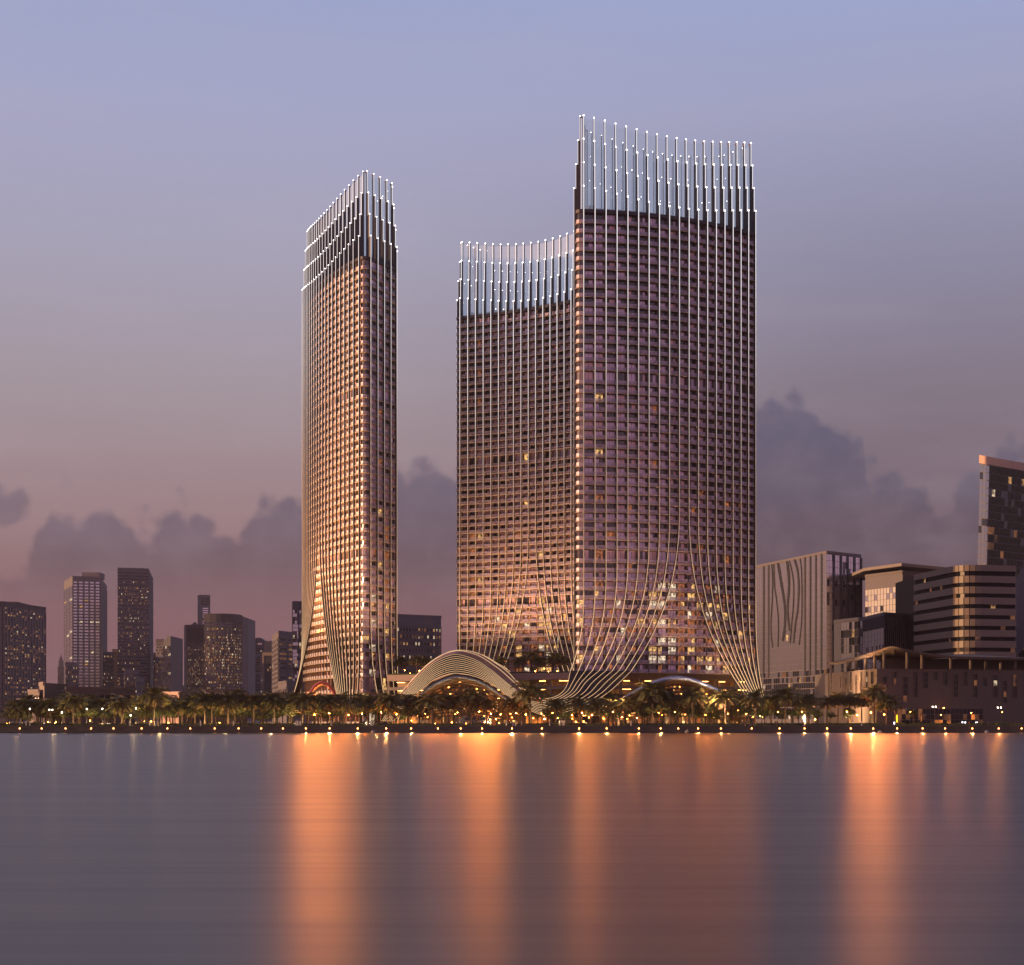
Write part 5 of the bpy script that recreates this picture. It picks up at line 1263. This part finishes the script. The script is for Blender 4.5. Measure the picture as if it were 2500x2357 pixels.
PL = [(988, 1637, 664), (1001.6, 1645, 664), (1023.7, 1638, 662), (1307, 1639, 632), (1328.5, 1633, 630), (1339, 1640, 628), (1361, 1639, 626)]
for k, (px, py, Y) in enumerate(PL):
    z = Z(py, Y); t_ = thing('garden_lamp', 'amber lamp on the podium roof garden, ' + ORD[k] + ' of seven from the left', 'lamp', (X(px, Y), Y, z), 'amber lamps of the podium roof'); link('globe', abm, t_)
    pm = MB(); pm.tube([(0, 0, Z0 - .45 - z), (0, 0, -.2)], .06, 6); pm.build('post', ['iron'], t_)
SLP = [(73, 1731, 1), (124, 1733.5, 2), (151, 1740, 1), (212, 1731.5, 1), (250, 1731, 1), (319, 1747, 1), (332, 1730, 1), (1329.5, 1756, 1), (2281, 1726, 2), (2440, 1728, 2)]
lab = labeller([(p[0], p[2]) for p in SLP], lambda n_: 'single globe lamp post' if n_ == 1 else 'twin globe lamp post')
wb = MB(); wb.ball((0, 0, 0), .2, 0, 8, 6); wbm = wb.mesh('globe', ['white_globe'], True)
for px, py, n_ in SLP:
    Y = 567.8; z = Z(py, Y); t_ = thing('lamp_post', lab[px], 'lamp post', (X(px, Y), Y, z), 'white lamp posts along the promenade'); h = z - GZ
    pm = MB(); pm.tube([(0, 0, -h), (0, 0, -h + .5), (0, 0, -h + .52), (0, 0, -.25)], [.16, .14, .08, .06], 8)
    if n_ == 2: pm.tube([(-.55, 0, -.25), (.55, 0, -.25)], .05, 6)
    pm.build('post', ['iron'], t_)
    for xx in ((0,) if n_ == 1 else (-.55, .55)): link('globe', wbm, t_, (xx, 0, 0))
# added ground lights, put in to brighten trees, arches and facades
UP = [(40, 566.8, 700, 0), (130, 566.8, 800, 0), (205, 566.8, 800, 0), (265, 566.8, 900, 0), (325, 566.8, 900, 0), (390, 566.8, 900, 0), (440, 566.8, 900, 0), (495, 566.8, 900, 0), (550, 566.8, 900, 0), (605, 566.8, 900, 0), (660, 566.8, 900, 0), (720, 566.8, 900, 0), (780, 566.8, 700, 0), (850, 566.8, 600, 0), (920, 566.8, 600, 0), (1000, 588, 700, 0), (1100, 584, 900, 0), (1190, 584, 900, 0),
      (1290, 566.8, 600, 0), (1420, 566.8, 700, 0), (1500, 582, 700, 0), (1600, 566.8, 450, 0), (1700, 584, 500, 0), (1780, 566.8, 800, 0), (1870, 566.8, 700, 0), (1950, 566.8, 700, 0), (2028, 606, 2600, 0), (2080, 580, 700, 0)]
lab = labeller([(p[0], 0) for p in UP], lambda _: 'added low garden light')
fx = MB(); fx.tube([(0, 0, -.3), (0, 0, .12)], [.12, .2], 8); fxm = fx.mesh('housing', ['iron'])
for px, Y, e, _ in UP:
    t_ = thing('added_spotlight', lab[px], 'added_spotlight', (X(px, Y), Y, GZ + .31), 'added garden spotlights among the trees'); link('housing', fxm, t_); point(t_, e * 3.3, (1, .62, .25), .3, .6)
def spot(name_lab, loc, aim, energy, size=70, col=(1, .57, .33)):  # these lamps are added, to warm the tower faces and museum wall
    t_ = thing('added_floodlight', name_lab, 'added_floodlight', loc, 'added floodlights washing the towers'); link('housing', fxm, t_)
    l = bpy.data.lights.new('added_flood', 'SPOT'); l.energy = energy; l.color = col; l.spot_size = R(size); l.spot_blend = .8; l.shadow_soft_size = .6
    o = bpy.data.objects.new('added_flood', l); COL.objects.link(o); o.parent = t_; d = Vector(aim) - Vector(loc); o.location = d.normalized() * .5
    o.rotation_euler = d.to_track_quat('-Z', 'Y').to_euler()
spot('added wash light on the podium roof at the left end of the middle tower', (-34, 730, 23.5), (-14, 753, 105), 200000, 95)
spot('added wash light on the podium roof before the centre of the middle tower', (-8, 706, 23.5), (8, 742, 105), 250000, 95)
spot('added wash light on the podium roof at the right end of the middle tower', (14, 686, 23.5), (34, 722, 105), 200000, 95)
spot('added wash light on the ground at the left foot of the front tower', (34, 563.5, 4), (46, 603, 80), 150000, 75)
spot('added wash light on the ground at the middle of the front tower', (73, 562.6, 3.2), (68, 607, 80), 80000, 80)
spot('added wash light on top of the steel arch under the front tower', (64, 587, 23.5), (66, 609, 75), 26000, 100)
spot('added wash light on the ground at the right foot of the front tower', (92, 592, 3.2), (89, 624, 70), 70000, 85)
spot('added wash light on the ground before the left tower', (-118, 622, 4), (-78, 700, 125), 900000, 68)
spot('added wash light on the podium roof beside the left tower', (-40, 640, 23.5), (-54, 672, 90), 110000, 80)
spot('added wash light on the ground at the far corner of the left tower', (-150, 660, 4), (-92, 728, 125), 900000, 68)

spot('added light on the ground standing in for sun on the museum side wall', (106, 590, 3.2), (131, 622, 15), 260000, 75)

# added spotlights on the buildings, put in to streak the bay water orange
KW = 135.0
def bay_spot(parent, loc, energy, col=(1, .26, .045)):
    loc = Vector(loc); h = link('added_spotlight', fxm, parent, tuple(loc - parent.location)); h.rotation_euler = (R(90), 0, 0)
    l = bpy.data.lights.new('added_spotlight_lamp', 'SPOT'); l.energy = energy; l.color = col; l.spot_size = R(70); l.spot_blend = .7; l.shadow_soft_size = .35
    o = bpy.data.objects.new('added_spotlight_lamp', l); COL.objects.link(o); o.parent = parent
    d = (Vector((loc.x * .45, 260, 0)) - loc).normalized(); o.location = loc + d * .9 - parent.location; o.rotation_euler = d.to_track_quat('-Z', 'Y').to_euler()
for s0, zz, e in ((14, 16, 60), (30, 16, 75), (48, 14, 90), (66, 14, 90), (84, 14, 80), (18, 44, 110), (38, 44, 120), (58, 44, 130), (80, 44, 130), (26, 82, 110), (50, 82, 120), (76, 82, 120)):
    q = planL.off(s0, 1.6); bay_spot(tL, (q.x, q.y - .5, zz), e * KW)
for px, py, e in ((1140, 1600, 130), (1180, 1612, 150), (1215, 1640, 150), (1160, 1640, 120), (1200, 1668, 150)): v = P3(px, py, 590); bay_spot(canopy, v, e * KW * .62)
for s0, zz, e in ((2.0, 14, 80), (5.0, 40, 90), (2.2, 76, 90)):
    q = planC.off(s0, 2.0); bay_spot(tC, (q.x, q.y - .5, zz), e * KW)
for s0, zz, e in ((20, 30, 66), (36, 60, 74), (52, 30, 66), (68, 60, 74)):
    q = planC.off(s0, 2.2); bay_spot(tC, (q.x, q.y - .5, zz), e * KW)
mus = r_museum
for px, py, e in ((1045, 1650, 40), (1085, 1640, 44)): bay_spot(canopy, P3(px, py, 588.5), e * KW)
for px, py, Y, e in ((2085, 1612, 622, 130), (2120, 1600, 606, 150), (2150, 1584, 590, 150), (2178, 1578, 584, 140), (2095, 1660, 612, 120), (2138, 1650, 588, 150), (2240, 1596, 586, 80), (2330, 1606, 590, 76), (2430, 1610, 596, 80)):
    bay_spot(mus, P3(px, py, Y), e * KW * .66)

# ------------------------------------------------------------------ people
M['skin'] = mat('skin', (.30, .17, .11), .6)
M['robe_white'] = mat('robe_white', (.62, .58, .54), .8, 0, .06, 2)
M['robe_black'] = mat('robe_black', (.02, .02, .024), .8)
M['shirt_blue'] = mat('shirt_blue', (.12, .16, .25), .8)
M['shirt_red'] = mat('shirt_red', (.30, .07, .06), .8)
M['trousers'] = mat('trousers', (.04, .04, .05), .8)
M['hair'] = mat('hair_dark', (.015, .012, .01), .6)
def body_mesh():
    J = {'p': (0, 0, .93, .13, .1), 'c': (0, 0, 1.25, .16, .11), 'n': (0, 0, 1.46, .06, .06), 'h': (0, -.02, 1.60, .085, .1), 't': (0, -.01, 1.70, .07, .08)}
    for s_, n_ in ((-1, 'l'), (1, 'r')):
        J['s' + n_] = (.19 * s_, 0, 1.40, .06, .06); J['e' + n_] = (.25 * s_, .03, 1.12, .045, .045); J['w' + n_] = (.24 * s_, -.06, .88, .032, .03); J['f' + n_] = (.235 * s_, -.08, .78, .03, .018)
        J['q' + n_] = (.095 * s_, 0, .88, .09, .09); J['k' + n_] = (.10 * s_, -.02 * s_, .48, .06, .06); J['a' + n_] = (.11 * s_, .05 * s_, .08, .042, .042); J['o' + n_] = (.12 * s_, .05 * s_ - .15, .035, .04, .03)
    E_ = [('p', 'c'), ('c', 'n'), ('n', 'h'), ('h', 't')]
    for n_ in 'lr': E_ += [('c', 's' + n_), ('s' + n_, 'e' + n_), ('e' + n_, 'w' + n_), ('w' + n_, 'f' + n_), ('p', 'q' + n_), ('q' + n_, 'k' + n_), ('k' + n_, 'a' + n_), ('a' + n_, 'o' + n_)]
    ks = list(J); me = bpy.data.meshes.new('body'); me.from_pydata([J[k][:3] for k in ks], [(ks.index(a), ks.index(b)) for a, b in E_], [])
    o = bpy.data.objects.new('body_source', me); COL.objects.link(o); md = o.modifiers.new('skin', 'SKIN')
    for v, k in zip(me.skin_vertices[0].data, ks): v.radius = J[k][3:5]; v.use_root = (k == 'p')
    sb = o.modifiers.new('sub', 'SUBSURF'); sb.levels = 1; sb.render_levels = 1
    dg = bpy.context.evaluated_depsgraph_get(); res = bpy.data.meshes.new_from_object(o.evaluated_get(dg)); res.name = 'person'
    bpy.data.objects.remove(o); res.materials.clear(); res.materials.append(M['skin'])
    return res
BODY = body_mesh()
def lathe(name, prof, m_, n=12, oy=1.0):
    b = MB(); lines_ = [[(r * math.cos(2 * math.pi * j / n), r * oy * math.sin(2 * math.pi * j / n), z) for j in range(n)] + [(r, 0, z)] for r, z in prof]; b.loft(lines_); return b.mesh(name, [m_], True)
ROBE = {k: lathe('robe', [(.24, .04), (.21, .4), (.19, .8), (.19, 1.1), (.24, 1.34), (.17, 1.46), (.07, 1.5)], k, 12, .8) for k in ('robe_white', 'robe_black')}
SCARF = {k: lathe('headscarf', [(.15, 1.40), (.125, 1.55), (.115, 1.66), (.07, 1.76), (.0, 1.785)], k, 10) for k in ('robe_white', 'robe_black')}
SHIRT = {k: lathe('shirt', [(.165, .86), (.165, 1.1), (.215, 1.36), (.15, 1.46), (.075, 1.49)], k, 12, .8) for k in ('shirt_blue', 'shirt_red', 'robe_white', 'robe_black')}
TROU = None
tb = MB()
for s_ in (-1, 1): tb.tube([(.085 * s_, 0, .95), (.10 * s_, -.02 * s_, .48), (.11 * s_, .05 * s_, .09)], [.125, .09, .075], 8)
TROU = tb.mesh('trousers', ['trousers'], True)
HAIR = lathe('hair', [(.10, 1.56), (.112, 1.66), (.08, 1.745), (.0, 1.765)], 'hair', 10)
PPL = [(64, 'w'), (68, 'k'), (73, 'w'), (112, 'b'), (224, 'b'), (226, 'r'), (317, 'w'), (336, 'k'), (339, 'b'), (367, 'k'), (490, 'w'), (560, 'r'), (567, 'r'), (570, 'w'), (588, 'k'), (606, 'b'), (617, 'k'), (682, 'r'), (723, 'w'), (727, 'w'), (731, 'w'), (734, 'w'), (747, 'b'), (809, 'w'), (813, 'b'), (896, 'w'), (901, 'k'), (905, 'w'), (907, 'w'),
       (1213, 'k'), (1217, 'k'), (1227, 'k'), (1236, 'w'), (1240, 'b'), (1252, 'w'), (1259, 'w'), (1273, 'w'), (1279, 'k'), (1342, 'w'), (1367, 'w'), (1374, 'w'), (1377, 'w'), (1480, 'b'), (1485, 'k'), (1496, 'k'), (1504, 'k'), (1509, 'w'), (1515, 'k'), (1541, 'w'), (1548, 'k'), (1556, 'k'), (1588, 'b'), (1686, 'k'), (1752, 'r'), (1788, 'k'), (1813, 'b'), (1836, 'k'), (1841, 'r'), (1893, 'k'), (1897, 'k'), (1935, 'k'), (1964, 'w'), (1982, 'b'), (2104, 'w'), (2366, 'r'), (2413, 'k'), (2482, 'k')]
desc = {'w': 'white-robed person', 'k': 'black-robed person', 'b': 'person in blue shirt', 'r': 'person in red shirt'}
cnt = {}
LNDP = {}
for px, d in PPL: cnt.setdefault((d, [t for x, t in LAND if x <= px][-1]), []).append(px)
rp = random.Random(77)
for px, d in PPL:
    ld = [t for x, t in LAND if x <= px][-1]; L = cnt[(d, ld)]; lb = desc[d] + ' ' + ld + ('' if len(L) == 1 else ', ' + ORD[L.index(px)] + ' of ' + str(len(L)) + ' from the left')
    Y = 561.6 + rp.uniform(0, 1.6); o = link('person', BODY, None, (X(px, Y), Y, GZ + .03)); tag(o, lb, 'person', 'people strolling on the quay')
    s_ = rp.uniform(.94, 1.06) * (1.0 if d in 'wbr' else .95); o.scale = (s_, s_, s_); o.rotation_euler = (0, 0, rp.uniform(0, 6.28))
    if d in 'wk': k_ = 'robe_white' if d == 'w' else 'robe_black'; link('robe', ROBE[k_], o); link('headscarf', SCARF[k_], o)
    else: link('shirt', SHIRT['shirt_blue' if d == 'b' else 'shirt_red'], o); link('trousers', TROU, o); link('hair', HAIR, o)

# ------------------------------------------------------------------ vehicles on the road behind the trees
M['tyre'] = mat('tyre', (.015, .015, .016), .8); M['tail'] = mat('tail_lamp', (.5, .02, .02), .3, emit=(255, 40, 20), estr=5.0); M['head'] = mat('head_lamp', (.8, .8, .8), .3, emit=(255, 236, 200), estr=12.0)
def wheel_mesh(r, w_):
    m = MB(); m.tube([(0, -w_ / 2, 0), (0, w_ / 2, 0)], r, 14); m.tube([(0, -w_ / 2 - .01, 0), (0, w_ / 2 + .01, 0)], r * .55, 10); return m.mesh('wheel', ['tyre'])
WH, WB = wheel_mesh(.34, .24), wheel_mesh(.5, .34)
def extrude_profile(prof, w_, inset=0.0):
    m = MB(); n = len(prof); a = [(x, -w_ / 2 + (inset if z > 1.0 else 0), z) for x, z in prof]; b = [(x, w_ / 2 - (inset if z > 1.0 else 0), z) for x, z in prof]
    m.poly(a); m.poly(b[::-1])
    for i in range(n): j = (i + 1) % n; m.poly([a[i], b[i], b[j], a[j]])
    return m
CP = [(-2.2, .3), (2.2, .3), (2.25, .62), (2.05, .82), (1.1, .95), (.45, 1.42), (-1.0, 1.45), (-1.75, 1.0), (-2.2, .92)]
for k, (px, cname, word) in enumerate(((92, 'stone_dark', 'dark grey'), (252, 'mirror', 'silver'), (655, 'robe_white', 'white'), (826, 'stone_dark', 'dark'), (888, 'mirror', 'silver'), (990, 'robe_white', 'white'), (1415, 'stone_dark', 'dark'), (1655, 'mirror', 'silver'))):
    Y = 601 + (k % 2) * 3; ld = [t for x, t in LAND if x <= px][-1]
    t_ = thing('parked_car', word + ' saloon car parked ' + ld, 'car', (X(px, Y), Y, GZ + .013), 'cars parked behind the promenade trees')
    extrude_profile(CP, 1.78, .12).build('body', [cname], t_)
    m = MB()
    for yy in (-.905, .905):
        m.poly([(.98, yy * .88, 1.0), (.42, yy * .88, 1.36), (-.25, yy * .88, 1.38), (-.25, yy * .88, 1.0)]); m.poly([(-.32, yy * .88, 1.0), (-.32, yy * .88, 1.38), (-.95, yy * .88, 1.38), (-1.5, yy * .88, 1.02)])
    m.build('window', ['black_glass'], t_)
    for xx in (-1.35, 1.35):
        for yy in (-.78, .78): link('wheel', WH, t_, (xx, yy, .34))
    for yy in (-.6, .6):
        m = MB(); m.box((2.24, yy, .68), (.08, .3, .12)); m.build('headlight', ['head'], t_); m = MB(); m.box((-2.21, yy, .8), (.06, .3, .12)); m.build('tail_light', ['tail'], t_)
t_ = thing('coach', 'long grey coach with a slanted nose and dark slanting windows before the arched canopy', 'bus', (X(1158, 598), 598, GZ + .013))
extrude_profile([(-6.8, .45), (6.6, .45), (6.6, 3.2), (6.2, 3.45), (-4.2, 3.45), (-6.3, 1.5), (-6.9, 1.2)], 2.5).build('body', ['mirror_dark'], t_)
m = MB()
for yy in (-1.262, 1.262):
    for j in range(9): x0 = -3.6 + j * 1.1; m.poly([(x0, yy, 1.9), (x0 + .8, yy, 1.9), (x0 + 1.05, yy, 2.95), (x0 + .25, yy, 2.95)])
m.build('window', ['black_glass'], t_)
m = MB(); m.poly([(-6.2, -1.1, 1.62), (-6.2, 1.1, 1.62), (-4.35, 1.1, 3.3), (-4.35, -1.1, 3.3)]); m.v = [(x - .03, y, z + .03) for x, y, z in m.v]; m.build('windscreen', ['black_glass'], t_)
for xx in (-4.6, 4.2):
    for yy in (-1.1, 1.1): link('wheel', WB, t_, (xx, yy, .5))
# mooring buoys on the water
M['buoy'] = mat('buoy_grey', (.26, .26, .29), .5, 0, .15, .8)
for px, lb in ((911, 'grey mooring buoy afloat before the left tower'), (1677, 'grey mooring buoy afloat before the entrance pavilion'), (2148, 'low grey mooring buoy afloat before the museum corner'), (2409, 'round grey mooring buoy afloat near the right edge')):
    Y = 552; m = MB(); m.ball((0, 0, .35), .72, 0, 14, 9, .85); o = m.build('buoy', ['buoy'], None, True); o.location = (X(px, Y), Y, 0); tag(o, lb, 'buoy', 'buoys off the quay wall')
    m = MB(); m.tube([(0, 0, .9), (0, 0, 1.2)], .08, 6); m.build('mooring_ring', ['iron'], o)
# lit signs before the museum
M['sign_yellow'] = mat('sign_yellow', (.6, .5, .1), .5, emit=(255, 190, 30), estr=2.6); M['sign_white'] = mat('sign_white', (.8, .8, .8), .5, emit=(235, 240, 255), estr=2.6)
for px, wpx, y0, y1, mm, lb in ((2189.5, 3.3, 1746, 1764, 'sign_yellow', 'tall yellow lit sign panel before the museum shop front'), (2183.2, 3.3, 1763, 1769, 'sign_white', 'small white lit panel left of the yellow sign'), (2349.5, 4, 1762, 1767.5, 'sign_white', 'white lit panel before the museum, left of a pair'),
                                (2356.5, 3.2, 1762, 1767, 'sign_white', 'white lit panel before the museum, right of a pair'), (2384, 6, 1763, 1770, 'sign_white', 'larger white lit panel at the right end of the museum shop front'), (2249, 2.4, 1739, 1762, 'shop_glow', 'slim orange lit banner in the middle of the museum shop front')):
    Y = 578; t_ = thing('lit_sign', lb, 'sign', (X(px, Y), Y, GZ + .017)); hw = wpx / FPX * Y / 2; za, zb2 = max(.3, Z(y1, Y) - GZ), Z(y0, Y) - GZ
    m = MB(); m.box((0, 0, (za + zb2) / 2), (hw * 2 + .12, .22, zb2 - za + .12)); m.build('frame', ['iron'], t_)
    m = MB(); m.poly([(-hw, -.115, za), (hw, -.115, za), (hw, -.115, zb2), (-hw, -.115, zb2)]); m.build('sign_face', [mm], t_)
    m = MB(); m.tube([(0, 0, 0), (0, 0, max(.02, za - .06))], .06, 6); m.build('post', ['iron'], t_)

# thin evening air over the city
M['haze'] = bpy.data.materials.new('evening_haze'); M['haze'].use_nodes = True
hn = M['haze'].node_tree; hn.nodes.remove(hn.nodes['Principled BSDF'])
pv = hn.nodes.new('ShaderNodeVolumePrincipled'); pv.inputs['Color'].default_value = (0.80, 0.70, 0.78, 1); pv.inputs['Density'].default_value = 0.000045; pv.inputs['Anisotropy'].default_value = 0.2
hn.links.new(pv.outputs[0], hn.nodes['Material Output'].inputs['Volume'])
m = MB(); m.box((0, 14690, 124.5), (18400, 30900, 251)); hz = m.build('haze', ['haze']); tag(hz, kind='stuff')
